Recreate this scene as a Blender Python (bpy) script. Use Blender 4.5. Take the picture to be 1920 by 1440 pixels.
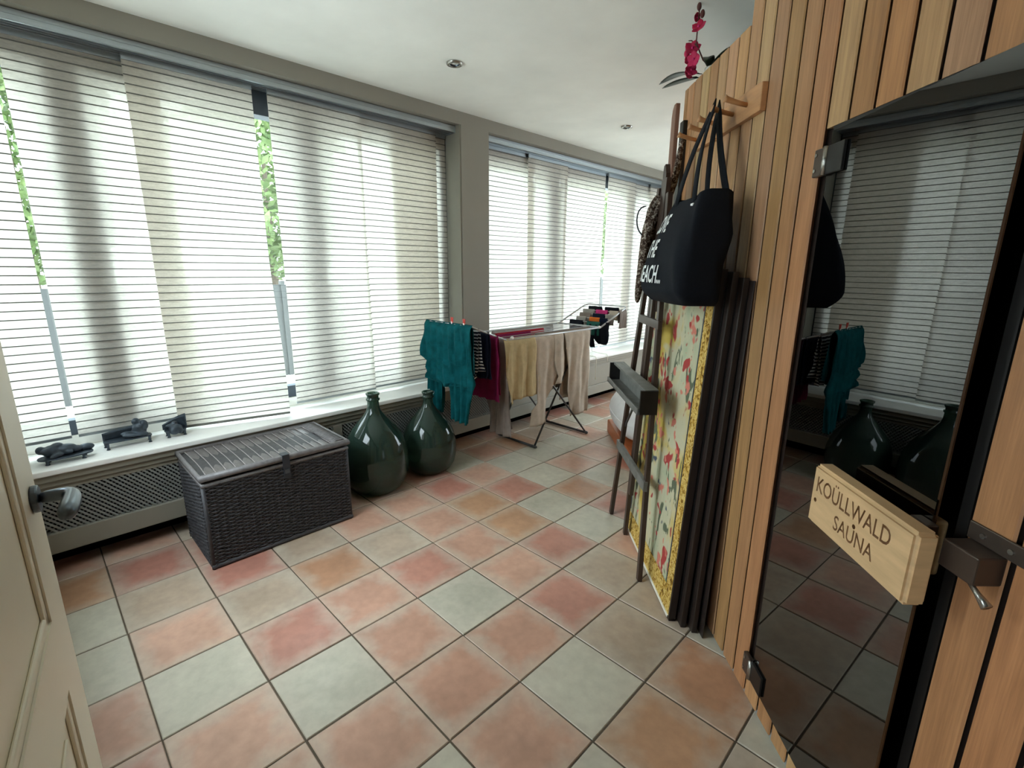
import bpy, bmesh, math, random
from mathutils import Vector, Matrix

# ------------------------------------------------------------------ scene, camera, world, exposure
for o in list(bpy.data.objects):
    bpy.data.objects.remove(o, do_unlink=True)
scene = bpy.context.scene
COL = scene.collection
cam_data = bpy.data.cameras.new('camera')
cam = bpy.data.objects.new('camera', cam_data)
COL.objects.link(cam)
cam_data.sensor_width = 36.0
cam_data.lens = 17.019
cam_data.clip_start = 0.02
_r = Vector((0.71042, 0.703726, 0.008537)); _d = Vector((0.170323, -0.160147, -0.972287)); _f = Vector((-0.682857, 0.692187, -0.233633))
cam.matrix_world = Matrix(((_r.x, -_d.x, -_f.x, 2.3424), (_r.y, -_d.y, -_f.y, -0.10366), (_r.z, -_d.z, -_f.z, 1.49943), (0, 0, 0, 1)))
scene.camera = cam

world = bpy.data.worlds.new('overcast_sky'); scene.world = world
world.use_nodes = True
wn = world.node_tree; wn.nodes.clear()
w_out = wn.nodes.new('ShaderNodeOutputWorld'); w_bg = wn.nodes.new('ShaderNodeBackground')
w_bg.inputs['Color'].default_value = (0.80, 0.93, 1.0, 1)
# overcast sky: three times as bright at the zenith as at the horizon
w_tc = wn.nodes.new('ShaderNodeTexCoord'); w_sp = wn.nodes.new('ShaderNodeSeparateXYZ'); w_mx = wn.nodes.new('ShaderNodeMath'); w_ma = wn.nodes.new('ShaderNodeMath')
w_mx.operation = 'MAXIMUM'; w_mx.inputs[1].default_value = 0.0
w_ma.operation = 'MULTIPLY_ADD'; SKY = 3.4; w_ma.inputs[1].default_value = 2*SKY; w_ma.inputs[2].default_value = SKY
wn.links.new(w_tc.outputs['Generated'], w_sp.inputs[0]); wn.links.new(w_sp.outputs[2], w_mx.inputs[0]); wn.links.new(w_mx.outputs[0], w_ma.inputs[0]); wn.links.new(w_ma.outputs[0], w_bg.inputs['Strength'])
wn.links.new(w_bg.outputs[0], w_out.inputs[0])

vs = scene.view_settings
vs.view_transform = 'Standard'; vs.look = 'None'; vs.gamma = 1.0; vs.use_curve_mapping = False
vs.exposure = 1.02
cy = scene.cycles
cy.max_bounces = 14; cy.diffuse_bounces = 8; cy.transparent_max_bounces = 16; cy.transmission_bounces = 10; cy.glossy_bounces = 5
cy.caustics_reflective = False; cy.caustics_refractive = False
cy.use_denoising = True
cy.sample_clamp_indirect = 6.0

rnd = random.Random(7)

# ------------------------------------------------------------------ helpers
def lin(c):
    return tuple(((v / 255) / 12.92 if v / 255 <= 0.04045 else ((v / 255 + 0.055) / 1.055) ** 2.4) for v in c)

class MB:
    def __init__(self): self.v = []; self.f = []
    def add(self, vs_, fs_):
        b = len(self.v); self.v += [tuple(p) for p in vs_]; self.f += [tuple(i + b for i in f) for f in fs_]; return self
    def box(self, lo, hi):
        x0, y0, z0 = lo; x1, y1, z1 = hi
        return self.add([(x0,y0,z0),(x1,y0,z0),(x1,y1,z0),(x0,y1,z0),(x0,y0,z1),(x1,y0,z1),(x1,y1,z1),(x0,y1,z1)],
                        [(0,3,2,1),(4,5,6,7),(0,1,5,4),(1,2,6,5),(2,3,7,6),(3,0,4,7)])
    def obox(self, c, ax, ay, az):
        c = Vector(c); ax = Vector(ax); ay = Vector(ay); az = Vector(az)
        ps = [c + i*ax + j*ay + k*az for k in (-.5,.5) for (i,j) in ((-.5,-.5),(.5,-.5),(.5,.5),(-.5,.5))]
        return self.add(ps, [(0,3,2,1),(4,5,6,7),(0,1,5,4),(1,2,6,5),(2,3,7,6),(3,0,4,7)])
    def tube(self, path, r, n=8, closed=False, caps=True, flat=None):
        path = [Vector(p) for p in path]; m = len(path); rings = []
        up = None
        for i, p in enumerate(path):
            a = path[i-1] if (i > 0 or closed) else path[i]
            b = path[(i+1) % m] if (i < m-1 or closed) else path[i]
            t = (b - a).normalized()
            if up is None:
                up = Vector((0,0,1)) if abs(t.z) < .9 else Vector((1,0,0))
            s = t.cross(up).normalized(); up = s.cross(t).normalized()
            rr = r[i] if isinstance(r, (list, tuple)) else r
            fl = flat or 1.0
            rings.append([p + s*(rr*math.cos(2*math.pi*k/n)) + up*(rr*fl*math.sin(2*math.pi*k/n)) for k in range(n)])
        b = len(self.v)
        for rg in rings: self.v += [tuple(q) for q in rg]
        for i in range(m if closed else m-1):
            j = (i+1) % m
            for k in range(n):
                self.f.append((b+i*n+k, b+i*n+(k+1)%n, b+j*n+(k+1)%n, b+j*n+k))
        if caps and not closed:
            self.f.append(tuple(b+k for k in reversed(range(n)))); self.f.append(tuple(b+(m-1)*n+k for k in range(n)))
        return self
    def lathe(self, prof, n=32, c=(0,0,0)):
        b = len(self.v); m = len(prof)
        for (r, z) in prof:
            for k in range(n):
                a = 2*math.pi*k/n; self.v.append((c[0]+r*math.cos(a), c[1]+r*math.sin(a), c[2]+z))
        for i in range(m-1):
            for k in range(n):
                self.f.append((b+i*n+k, b+i*n+(k+1)%n, b+(i+1)*n+(k+1)%n, b+(i+1)*n+k))
        return self
    def grid(self, fn, nu, nv):
        b = len(self.v)
        for j in range(nv+1):
            for i in range(nu+1): self.v.append(tuple(fn(i/nu, j/nv)))
        for j in range(nv):
            for i in range(nu):
                a = b+j*(nu+1)+i; self.f.append((a, a+1, a+nu+2, a+nu+1))
        return self
    def ellip(self, c, r, nu=14, nv=8, rot=None):
        c = Vector(c); b = len(self.v)
        for j in range(nv+1):
            th = math.pi*j/nv
            for i in range(nu):
                ph = 2*math.pi*i/nu
                p = Vector((r[0]*math.sin(th)*math.cos(ph), r[1]*math.sin(th)*math.sin(ph), r[2]*math.cos(th)))
                if rot is not None: p = rot @ p
                self.v.append(tuple(c+p))
        for j in range(nv):
            for i in range(nu):
                self.f.append((b+j*nu+i, b+(j+1)*nu+i, b+(j+1)*nu+(i+1)%nu, b+j*nu+(i+1)%nu))
        return self
    def prism(self, pts, fn):
        """pts: 2-D outline; fn(p, k) -> 3-D for k = 0, 1"""
        n = len(pts); b = len(self.v)
        for k in (0, 1):
            for p in pts: self.v.append(tuple(fn(p, k)))
        self.f.append(tuple(b+i for i in reversed(range(n)))); self.f.append(tuple(b+n+i for i in range(n)))
        for i in range(n): self.f.append((b+i, b+(i+1)%n, b+n+(i+1)%n, b+n+i))
        return self
    def mesh(self, name, m, off=(0,0,0), smooth=False):
        me = bpy.data.meshes.new(name)
        ox, oy, oz = off
        me.from_pydata([(x-ox, y-oy, z-oz) for x, y, z in self.v], [], self.f)
        bm = bmesh.new(); bm.from_mesh(me)
        bmesh.ops.remove_doubles(bm, verts=bm.verts, dist=1e-6)
        bmesh.ops.recalc_face_normals(bm, faces=bm.faces); bm.to_mesh(me); bm.free()
        if smooth:
            for p in me.polygons: p.use_smooth = True
        me.materials.append(m); me.update()
        return me
    def build(self, name, m, parent=None, smooth=False, bevel=0, solid=0, angle=None, sub=0):
        off = parent.location if parent is not None and parent.parent is None else (parent['_o'] if parent is not None else (0,0,0))
        off = tuple(off)
        if parent is None:
            n = len(self.v)
            zs = min(p[2] for p in self.v)
            off = (sum(p[0] for p in self.v)/n, sum(p[1] for p in self.v)/n, zs)
        me = self.mesh(name, m, off, smooth)
        o = bpy.data.objects.new(name, me); COL.objects.link(o)
        if parent is None: o.location = off
        else: o.parent = parent
        o['_o'] = off
        if bevel:
            b = o.modifiers.new('bevel', 'BEVEL'); b.width = bevel; b.segments = 2; b.limit_method = 'ANGLE'; b.angle_limit = math.radians(40)
        if solid:
            s = o.modifiers.new('solid', 'SOLIDIFY'); s.thickness = solid; s.offset = 0
        if sub:
            s = o.modifiers.new('sub', 'SUBSURF'); s.levels = sub; s.render_levels = sub
        return o

def tag(o, label=None, cat=None, group=None, kind=None):
    if label: o['label'] = label
    if cat: o['category'] = cat
    if group: o['group'] = group
    if kind: o['kind'] = kind
    return o

def thing(name, loc, label, cat, group=None):
    o = bpy.data.objects.new(name, None); COL.objects.link(o); o.location = loc
    o.empty_display_size = .05
    return tag(o, label, cat, group)

def inst(name, me, parent, loc, rot=None, scale=None, color=None):
    """a further object that shares a mesh; loc is in the parent's space"""
    o = bpy.data.objects.new(name, me); COL.objects.link(o); o.parent = parent; o.location = loc
    if rot is not None: o.rotation_euler = rot
    if scale is not None: o.scale = scale
    if color is not None: o.color = tuple(color) + ((1,) if len(color) == 3 else ())
    o['_o'] = (0,0,0)
    return o

# the sauna front runs at 45 degrees: s along it away from the camera, d out of it into the room
RT = 2 ** -.5
def W(s, d, z): return Vector((1.725 - RT*s - RT*d, 1.725 + RT*s - RT*d, z))
ES = Vector((-RT, RT, 0)); EN = Vector((-RT, -RT, 0)); EZ = Vector((0,0,1))
def wbox(mb, s0, s1, d0, d1, z0, z1):
    return mb.obox(W((s0+s1)/2, (d0+d1)/2, (z0+z1)/2), ES*(s1-s0), EN*(d1-d0), EZ*(z1-z0))

# ------------------------------------------------------------------ materials
def newmat(name):
    m = bpy.data.materials.new(name); m.use_nodes = True; nt = m.node_tree; nt.nodes.clear()
    out = nt.nodes.new('ShaderNodeOutputMaterial'); return m, nt, out
def N(nt, t, **kw):
    n = nt.nodes.new(t)
    for k, v in kw.items(): setattr(n, k, v)
    return n
def ramp(nt, fac, stops, interp='LINEAR'):
    r = N(nt, 'ShaderNodeValToRGB'); r.color_ramp.interpolation = interp
    e = r.color_ramp.elements
    while len(e) < len(stops): e.new(0.5)
    for el, (p, c) in zip(e, stops): el.position = p; el.color = tuple(c) + ((1,) if len(c) == 3 else ())
    nt.links.new(fac, r.inputs[0]); return r.outputs[0]
def mixc(nt, fac, a, b, mode='MIX'):
    m = N(nt, 'ShaderNodeMix', data_type='RGBA', blend_type=mode)
    for sock, v in ((m.inputs[0], fac), (m.inputs[6], a), (m.inputs[7], b)):
        if isinstance(v, (int, float)): sock.default_value = v
        elif isinstance(v, tuple): sock.default_value = v + ((1,) if len(v) == 3 else ())
        else: nt.links.new(v, sock)
    return m.outputs[2]
def noise(nt, scale, detail=4, stretch=(1,1,1), coord='Object', rough=.55, rand=False, dist=0):
    tc = N(nt, 'ShaderNodeTexCoord'); mp = N(nt, 'ShaderNodeMapping'); mp.inputs['Scale'].default_value = stretch
    nt.links.new(tc.outputs[coord], mp.inputs['Vector'])
    n = N(nt, 'ShaderNodeTexNoise'); n.inputs['Scale'].default_value = scale; n.inputs['Detail'].default_value = detail; n.inputs['Roughness'].default_value = rough
    n.inputs['Distortion'].default_value = dist
    if rand:
        oi = N(nt, 'ShaderNodeObjectInfo'); mu = N(nt, 'ShaderNodeMath', operation='MULTIPLY'); mu.inputs[1].default_value = 57.0
        nt.links.new(oi.outputs['Random'], mu.inputs[0])
        cb = N(nt, 'ShaderNodeCombineXYZ')
        for i in range(3): nt.links.new(mu.outputs[0], cb.inputs[i])
        nt.links.new(cb.outputs[0], mp.inputs['Location'])
    nt.links.new(mp.outputs[0], n.inputs['Vector']); return n.outputs[0]
def principled(nt, out, base, rough=.6, metal=0.0, spec=.5, bump=None, bstr=.2, bdist=.002, **kw):
    p = N(nt, 'ShaderNodeBsdfPrincipled')
    if isinstance(base, tuple): p.inputs['Base Color'].default_value = base + (1,)
    else: nt.links.new(base, p.inputs['Base Color'])
    if isinstance(rough, (int, float)): p.inputs['Roughness'].default_value = rough
    else: nt.links.new(rough, p.inputs['Roughness'])
    p.inputs['Metallic'].default_value = metal; p.inputs['Specular IOR Level'].default_value = spec
    for k, v in kw.items(): p.inputs[k.replace('_', ' ')].default_value = v
    if bump is not None:
        b = N(nt, 'ShaderNodeBump'); b.inputs['Strength'].default_value = bstr; b.inputs['Distance'].default_value = bdist
        nt.links.new(bump, b.inputs['Height']); nt.links.new(b.outputs[0], p.inputs['Normal'])
    nt.links.new(p.outputs[0], out.inputs[0]); return p
def simple(name, col, rough=.6, metal=0.0, spec=.5, var=.12, scale=9, bstr=0, bscale=60, stretch=(1,1,1), **kw):
    m, nt, out = newmat(name)
    c = lin(col)
    if var:
        f = noise(nt, scale, 5, stretch)
        base = ramp(nt, f, [(.3, tuple(v*(1-var) for v in c)), (.7, tuple(min(1, v*(1+var)) for v in c))])
    else: base = c
    bp = noise(nt, bscale, 4, stretch) if bstr else None
    principled(nt, out, base, rough, metal, spec, bump=bp, bstr=bstr, **kw)
    return m

M_ceiling = simple('ceiling_plaster', (243,244,238), .9, spec=.1, var=.07, scale=1.6, bstr=.08, bscale=6)
M_wall = simple('taupe_wall_paint', (150,146,136), .85, spec=.15, var=.03, scale=3)
M_trimwhite = simple('white_gloss_paint', (246,246,242), .28, var=.03, scale=4)
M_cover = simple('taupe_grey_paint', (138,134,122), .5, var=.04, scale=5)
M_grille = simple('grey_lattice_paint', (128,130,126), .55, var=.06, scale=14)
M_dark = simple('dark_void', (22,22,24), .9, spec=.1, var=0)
M_alu = simple('anodised_aluminium', (176,184,188), .35, metal=.75, var=.05, scale=20, stretch=(8,1,8))
M_frame = simple('blue_grey_window_frame', (70,80,92), .4, var=.05)
M_grout = simple('brown_grout', (92,82,70), .9, spec=.1, var=.15, scale=30)
M_doorpaint = simple('cream_door_paint', (232,226,208), .4, var=.02, scale=3)
M_gun = simple('gunmetal_handle', (92,100,108), .28, metal=.85, var=.05)
M_bronze = simple('dark_bronze', (62,72,82), .45, metal=.35, var=.3, scale=30, bstr=.25, bscale=60)
M_wicker = simple('dark_wicker', (56,55,58), .55, var=.35, scale=40, bstr=.2, bscale=160)
M_wicklid = simple('lid_wicker', (92,87,86), .42, var=.25, scale=30, stretch=(1,3,1), bstr=.25, bscale=90)
M_wickrim = simple('wicker_rim', (104,100,100), .45, var=.25, scale=40, bstr=.2, bscale=120)
M_lash = simple('pale_lashing', (150,144,142), .6, var=.2, scale=60)
M_leather = simple('dark_leather', (36,42,50), .5, var=.1)
M_darkwood = simple('dark_stained_wood', (58,44,38), .35, var=.3, scale=14, stretch=(6,6,.6))
M_ledge = simple('grey_worn_ledge_wood', (104,104,100), .5, var=.3, scale=16, bstr=.2)
M_black = simple('black_frame', (20,18,17), .4, var=.1)
M_blackwood = simple('black_brown_wood', (38,28,24), .5, var=.2, scale=12)
M_canvas = simple('black_cotton_canvas', (24,27,33), .9, spec=.15, var=.12, scale=120, bstr=.25, bscale=500)
M_print = simple('white_fabric_print', (226,230,228), .8, var=.05, scale=60)
M_beech = simple('pale_wood', (214,172,124), .45, var=.14, scale=10, stretch=(1,1,5))
M_handle = simple('handle_wood', (206,172,128), .55, var=.12, scale=8, stretch=(1,1,6), bstr=.15, bscale=40)
M_burn = simple('scorched_engraving', (126,88,52), .7, var=.15, scale=40)
M_peg = simple('pine_peg_rail', (188,140,96), .45, var=.14, scale=9, stretch=(1,1,6))
M_whitecloth = simple('white_cover_fabric', (226,226,224), .85, spec=.1, var=.04, scale=20, bstr=.15)
M_orange = simple('orange_brown_wood', (168,92,48), .4, var=.15, scale=7, stretch=(2,2,9))
M_redbrown = simple('reddish_brown_wood', (136,102,86), .5, var=.15, scale=8, stretch=(3,3,.6))
M_rack = simple('grey_white_tube', (188,190,192), .3, metal=.3, var=.04)
M_rackdark = simple('dark_tube', (58,56,54), .4, metal=.2, var=.1)
M_plastic = simple('white_plastic', (232,232,228), .35, var=.02)
M_pin = simple('red_plastic', (222,84,74), .35, var=.05)
M_steel = simple('brushed_steel', (168,166,160), .25, metal=.9, var=.05)
M_hinge = simple('brown_bronze_hinge', (84,72,64), .35, metal=.5, var=.1)
M_cord = simple('white_cord', (222,220,206), .7, var=.03)
def cloth(name, col, var=.12, **kw): return simple(name, col, .9, spec=.08, var=var, scale=18, bstr=.3, bscale=260, **kw)
M_teal = cloth('teal_cotton', (12,76,80), .3)
M_navy = cloth('navy_cotton', (26,32,48))
M_magenta = cloth('magenta_cotton', (120,30,68))
M_taupe = cloth('taupe_cotton', (128,118,110))
M_cream = cloth('cream_linen', (190,172,132))
M_beige = cloth('pale_beige_linen', (186,174,158))
M_grey = cloth('grey_cotton', (150,146,140))
M_red = cloth('red_cotton', (150,44,52))
M_pink = cloth('pink_cotton', (196,60,120))
M_orangec = cloth('orange_cotton', (204,108,44))
M_green = cloth('dark_green_cotton', (40,86,76))
M_blackc = cloth('black_cotton', (24,26,32))

def stripes(name, a, b, freq):
    m, nt, out = newmat(name)
    tc = N(nt, 'ShaderNodeTexCoord'); w = N(nt, 'ShaderNodeTexWave', wave_type='BANDS', bands_direction='Z')
    w.inputs['Scale'].default_value = freq; w.inputs['Distortion'].default_value = 1.5; w.inputs['Detail'].default_value = 1
    nt.links.new(tc.outputs['Object'], w.inputs[0])
    principled(nt, out, ramp(nt, w.outputs['Fac'], [(.55, lin(a)), (.65, lin(b))]), .9, spec=.08); return m
M_navystripe = stripes('navy_striped_jersey', (24,30,46), (206,208,210), 13)

# wood planks: the tone of each plank comes with the plank
def plankmat():
    m, nt, out = newmat('cedar_plank')
    oi = N(nt, 'ShaderNodeObjectInfo')
    g = noise(nt, 5, 6, (9,9,.5), rand=True, dist=.6)
    fine = noise(nt, 30, 5, (10,10,.35), rand=True)
    a = mixc(nt, 1.0, oi.outputs['Color'], ramp(nt, g, [(.3, (.78,.72,.66)), (.7, (1.08,1.05,1.0))]), 'MULTIPLY')
    a = mixc(nt, .35, a, mixc(nt, 1.0, a, ramp(nt, fine, [(.35, (.6,.55,.5)), (.65, (1.1,1.1,1.1))]), 'MULTIPLY'))
    principled(nt, out, a, .42, spec=.4, bump=fine, bstr=.06); return m
M_plank = plankmat()

def tilemat():
    m, nt, out = newmat('terracotta_tile')
    oi = N(nt, 'ShaderNodeObjectInfo')
    tc = N(nt, 'ShaderNodeTexCoord')
    # pale worn bloom along the edges: distance to the border, broken up by noise
    sp = N(nt, 'ShaderNodeSeparateXYZ'); nt.links.new(tc.outputs['Object'], sp.inputs[0])
    def ab(i):
        a = N(nt, 'ShaderNodeMath', operation='ABSOLUTE'); nt.links.new(sp.outputs[i], a.inputs[0]); return a.outputs[0]
    mx = N(nt, 'ShaderNodeMath', operation='MAXIMUM'); nt.links.new(ab(0), mx.inputs[0]); nt.links.new(ab(1), mx.inputs[1])
    n1 = noise(nt, 7, 5, rand=True, dist=.8); n2 = noise(nt, 26, 6, rand=True); n3 = noise(nt, 3.2, 3, rand=True)
    ad = N(nt, 'ShaderNodeMath', operation='MULTIPLY_ADD'); nt.links.new(n1, ad.inputs[0]); ad.inputs[1].default_value = .16; nt.links.new(mx.outputs[0], ad.inputs[2])
    edge = ramp(nt, ad.outputs[0], [(.17, (0,0,0)), (.245, (1,1,1))])
    tone = mixc(nt, 1.0, oi.outputs['Color'], ramp(nt, n3, [(.3, (.86,.84,.82)), (.7, (1.12,1.1,1.08))]), 'MULTIPLY')
    pale = lin((192,182,166))
    fac = N(nt, 'ShaderNodeMath', operation='MULTIPLY'); nt.links.new(edge, fac.inputs[0]); fac.inputs[1].default_value = .55
    c = mixc(nt, fac.outputs[0], tone, pale)
    c = mixc(nt, .5, c, mixc(nt, 1.0, c, ramp(nt, n2, [(.32, (.82,.8,.78)), (.68, (1.12,1.12,1.1))]), 'MULTIPLY'))
    ro = ramp(nt, n1, [(.3, (.3,.3,.3)), (.7, (.48,.48,.48))])
    principled(nt, out, c, ro, spec=.4, bump=n2, bstr=.12, bdist=.002); return m
M_tile = tilemat()

def blindmat():
    m, nt, out = newmat('translucent_paper_weave')
    f = noise(nt, 40, 6, (1,.5,2.4)); g = noise(nt, 260, 3, (1,.3,1))
    c = ramp(nt, f, [(.3, (.70,.665,.60)), (.7, (.84,.80,.725))])
    c = mixc(nt, .4, c, mixc(nt, 1.0, c, ramp(nt, g, [(.3, (.8,.8,.8)), (.7, (1.1,1.1,1.1))]), 'MULTIPLY'))
    tr = N(nt, 'ShaderNodeBsdfTranslucent'); df = N(nt, 'ShaderNodeBsdfDiffuse'); tp = N(nt, 'ShaderNodeBsdfTransparent')
    nt.links.new(c, tr.inputs[0]); nt.links.new(c, df.inputs[0]); nt.links.new(c, tp.inputs[0])
    m1 = N(nt, 'ShaderNodeMixShader'); m1.inputs[0].default_value = .62; nt.links.new(tr.outputs[0], m1.inputs[1]); nt.links.new(df.outputs[0], m1.inputs[2])
    m2 = N(nt, 'ShaderNodeMixShader'); m2.inputs[0].default_value = .05; nt.links.new(m1.outputs[0], m2.inputs[1]); nt.links.new(tp.outputs[0], m2.inputs[2])
    nt.links.new(m2.outputs[0], out.inputs[0]); return m
M_blind = blindmat()
M_rib = simple('dark_blind_rib', (112,112,106), .8, var=.15, scale=30)

def fresnel(nt, ior):
    # thin sheets: the inner side of the sheet reflects like the outer side
    g = N(nt, 'ShaderNodeNewGeometry'); mr = N(nt, 'ShaderNodeMapRange'); mr.inputs['To Min'].default_value = ior; mr.inputs['To Max'].default_value = 1/ior
    nt.links.new(g.outputs['Backfacing'], mr.inputs['Value'])
    fr = N(nt, 'ShaderNodeFresnel'); nt.links.new(mr.outputs[0], fr.inputs[0]); return fr
def thinglass(name, tint, refl=.5, ior=1.5, rough=0.0):
    m, nt, out = newmat(name)
    tp = N(nt, 'ShaderNodeBsdfTransparent'); tp.inputs[0].default_value = tuple(tint) + (1,)
    gl = N(nt, 'ShaderNodeBsdfGlossy'); gl.inputs['Roughness'].default_value = rough
    fr = fresnel(nt, ior)
    mx = N(nt, 'ShaderNodeMixShader'); nt.links.new(fr.outputs[0], mx.inputs[0]); nt.links.new(tp.outputs[0], mx.inputs[1]); nt.links.new(gl.outputs[0], mx.inputs[2])
    nt.links.new(mx.outputs[0], out.inputs[0]); return m
M_pane = thinglass('window_glass', (.95,.97,.96))
def jarmat():
    m, nt, out = newmat('green_bottle_glass')
    tp = N(nt, 'ShaderNodeBsdfTransparent'); tp.inputs[0].default_value = (.20,.36,.27,1)
    df = N(nt, 'ShaderNodeBsdfDiffuse'); df.inputs[0].default_value = (.040,.072,.056,1)
    gl = N(nt, 'ShaderNodeBsdfGlossy'); gl.inputs['Roughness'].default_value = .06
    m0 = N(nt, 'ShaderNodeMixShader'); m0.inputs[0].default_value = .5; nt.links.new(tp.outputs[0], m0.inputs[1]); nt.links.new(df.outputs[0], m0.inputs[2])
    fr = fresnel(nt, 1.5)
    mx = N(nt, 'ShaderNodeMixShader'); nt.links.new(fr.outputs[0], mx.inputs[0]); nt.links.new(m0.outputs[0], mx.inputs[1]); nt.links.new(gl.outputs[0], mx.inputs[2])
    nt.links.new(mx.outputs[0], out.inputs[0]); return m
M_jar = jarmat()
M_tint = thinglass('dark_tinted_glass', (.006,.006,.007), ior=2.3)

def tapestry():
    m, nt, out = newmat('floral_tapestry')
    n0 = noise(nt, 3.0, 4, (1,1,.7), dist=.5); n1 = noise(nt, 9, 2, dist=.4); n2 = noise(nt, 12, 2, dist=.3); n3 = noise(nt, 9, 4, (1.8,1.8,.6), dist=1.0)
    base = ramp(nt, n0, [(.30, lin((176,150,60))), (.42, lin((204,178,92))), (.5, lin((196,190,160))), (.62, lin((170,180,150))), (.72, lin((204,160,60)))])
    c = mixc(nt, ramp(nt, n3, [(.585, (0,0,0)), (.61, (1,1,1))]), base, lin((96,104,84)))
    c = mixc(nt, ramp(nt, n1, [(.60, (0,0,0)), (.63, (1,1,1))]), c, lin((168,70,66)))
    c = mixc(nt, ramp(nt, n2, [(.61, (0,0,0)), (.65, (1,1,1))]), c, lin((206,128,110)))
    c = mixc(nt, ramp(nt, n1, [(.30, (1,1,1)), (.34, (0,0,0))]), c, lin((78,86,100)))
    principled(nt, out, c, .85, spec=.1, bump=n2, bstr=.2); return m
M_tapestry = tapestry()
def goldborder():
    m, nt, out = newmat('gold_border_weave')
    n1 = noise(nt, 34, 3, dist=1.5)
    c = ramp(nt, n1, [(.36, lin((104,74,24))), (.46, lin((186,146,62))), (.56, lin((222,196,122))), (.66, lin((150,104,36)))])
    principled(nt, out, c, .8, spec=.1); return m
M_gold = goldborder()
def scarfmat():
    m, nt, out = newmat('brown_white_knit')
    n1 = noise(nt, 70, 3, (1,1,1), dist=1.0)
    principled(nt, out, ramp(nt, n1, [(.4, lin((58,46,40))), (.52, lin((96,80,70))), (.62, lin((176,168,156)))]), .95, spec=.05, bump=n1, bstr=.5, bdist=.006); return m
M_scarf = scarfmat()
def leafmat(name, a, b, rough=.5):
    m, nt, out = newmat(name)
    oi = noise(nt, 3, 4)
    p = principled(nt, out, ramp(nt, oi, [(.35, lin(a)), (.65, lin(b))]), rough, spec=.3); return m
M_leaf = leafmat('garden_leaves', (70,92,52), (122,140,88))
M_bark = simple('bark', (96,84,72), .9, var=.2)
M_orchleaf = leafmat('orchid_leaf', (22,30,22), (40,54,36), .35)
M_petal = leafmat('magenta_petal', (170,18,58), (206,52,104), .6)
M_bud = leafmat('dark_bud', (78,42,40), (110,62,56), .6)
M_fence = simple('grey_fence', (52,54,54), .6, var=.06)
M_pave = simple('pale_paving', (206,204,196), .9, var=.08, scale=2)
M_grass = simple('lawn', (96,120,66), .95, var=.2, scale=8)
M_pot = simple('white_ceramic', (220,220,214), .25, var=.02)
M_metalgrey = simple('grey_metal_strip', (150,154,154), .5, metal=.3, var=.05)

# ------------------------------------------------------------------ the setting
H = 2.65           # ceiling height
XW = -0.80         # inner face of the window wall
YF, YB = 6.6, -0.34
T = 0.33

# outside: ground, fence, trees
tag(MB().box((-30,-20,-.45), (-1.15,30,-.30)).build('garden_paving', M_pave), 'pale paved yard outside the windows', 'paving', kind='structure')
fr = thing('garden_fence', (-6,3,-.3), 'grey garden fence seen through the gaps between the blinds', 'fence')
for k in range(16):
    y0 = -9 + k*1.5
    MB().box((-6.02, y0, -.3), (-5.98, y0+1.46, 1.2)).build('panel', M_fence, fr)
    p = MB().box((-6.05, y0+1.45, -.3), (-5.95, y0+1.51, 1.26))
    p.build('post', M_fence, fr)
def tree(x, y, h, r, n, label):
    t = thing('garden_tree', (x,y,-.3), label, 'tree', 'trees beyond the fence')
    MB().tube([(x,y,-.3),(x+.05,y,h*.35),(x,y+.05,h*.7)], [.12,.09,.04], 8).build('trunk', M_bark, t)
    mb = MB(); rr = random.Random(int(x*100+y*31))
    for i in range(n):
        a = rr.uniform(0, 2*math.pi); b = math.acos(rr.uniform(-1,1)); q = r*rr.uniform(.55,1.0)
        c = Vector((x+q*math.sin(b)*math.cos(a), y+q*math.sin(b)*math.sin(a), h*.62+ .62*h*.62*math.cos(b)*q/r))
        if c.z < .2: continue
        u = Vector((rr.gauss(0,1), rr.gauss(0,1), rr.gauss(0,1))).normalized(); v = u.orthogonal().normalized(); s = rr.uniform(.06,.12)
        mb.add([c-u*s, c+v*s*.45, c+u*s, c-v*s*.45], [(0,1,2,3)])
    mb.build('leaves', M_leaf, t)
for i, (x, y, h, r) in enumerate([(-8.2,-3.3,4.4,1.55),(-8.3,.1,4.9,1.6),(-8.1,3.6,4.9,1.7),(-8.4,7.1,4.3,1.6),(-8.1,10.6,4.0,1.6),(-8.6,14.2,4.4,1.7)]):
    tree(x, y, h, r, 6000, ['leafy green tree beyond the fence, far left end of the row', 'leafy green tree beyond the fence, second from the left',
        'leafy green tree beyond the fence, showing in the gap between the blinds', 'leafy green tree beyond the fence, behind the wall pillar',
        'leafy green tree beyond the fence, behind the far window', 'leafy green tree beyond the fence, farthest along the row'][i])

# shell
tag(MB().box((-1.15,YB-.2,-.12), (4.4,YF+.15,-.004)).build('floor', M_grout), 'diagonal-looking terracotta tiled floor with dark joints', kind='structure')
floor = bpy.data.objects['floor']
tag(MB().box((-1.15,YB-.2,H), (4.4,YF+.15,H+.1)).build('ceiling', M_ceiling), 'off-white plastered ceiling', kind='structure')
W1A, W1B, W2A, W2B = -0.75, 2.50, 2.79, 6.15    # window openings along y
ZS, ZT = 0.55, 2.56
wl = MB()
wl.box((-1.15,YB-.2,ZT), (XW,YF+.15,H))
wl.box((-1.15,W1B,ZS), (XW,W2A,ZT))
wl.box((-1.15,W2B,ZS), (XW,YF+.15,ZT))
wl.box((-1.15,YB-.2,0), (-.98,W2B,ZS-.03))
wl.box((-1.15,YB-.8,ZS), (XW,W1A,ZT))
tag(wl.build('wall_left', M_wall), 'taupe window wall with a pillar between two wide windows', kind='structure')
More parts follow.
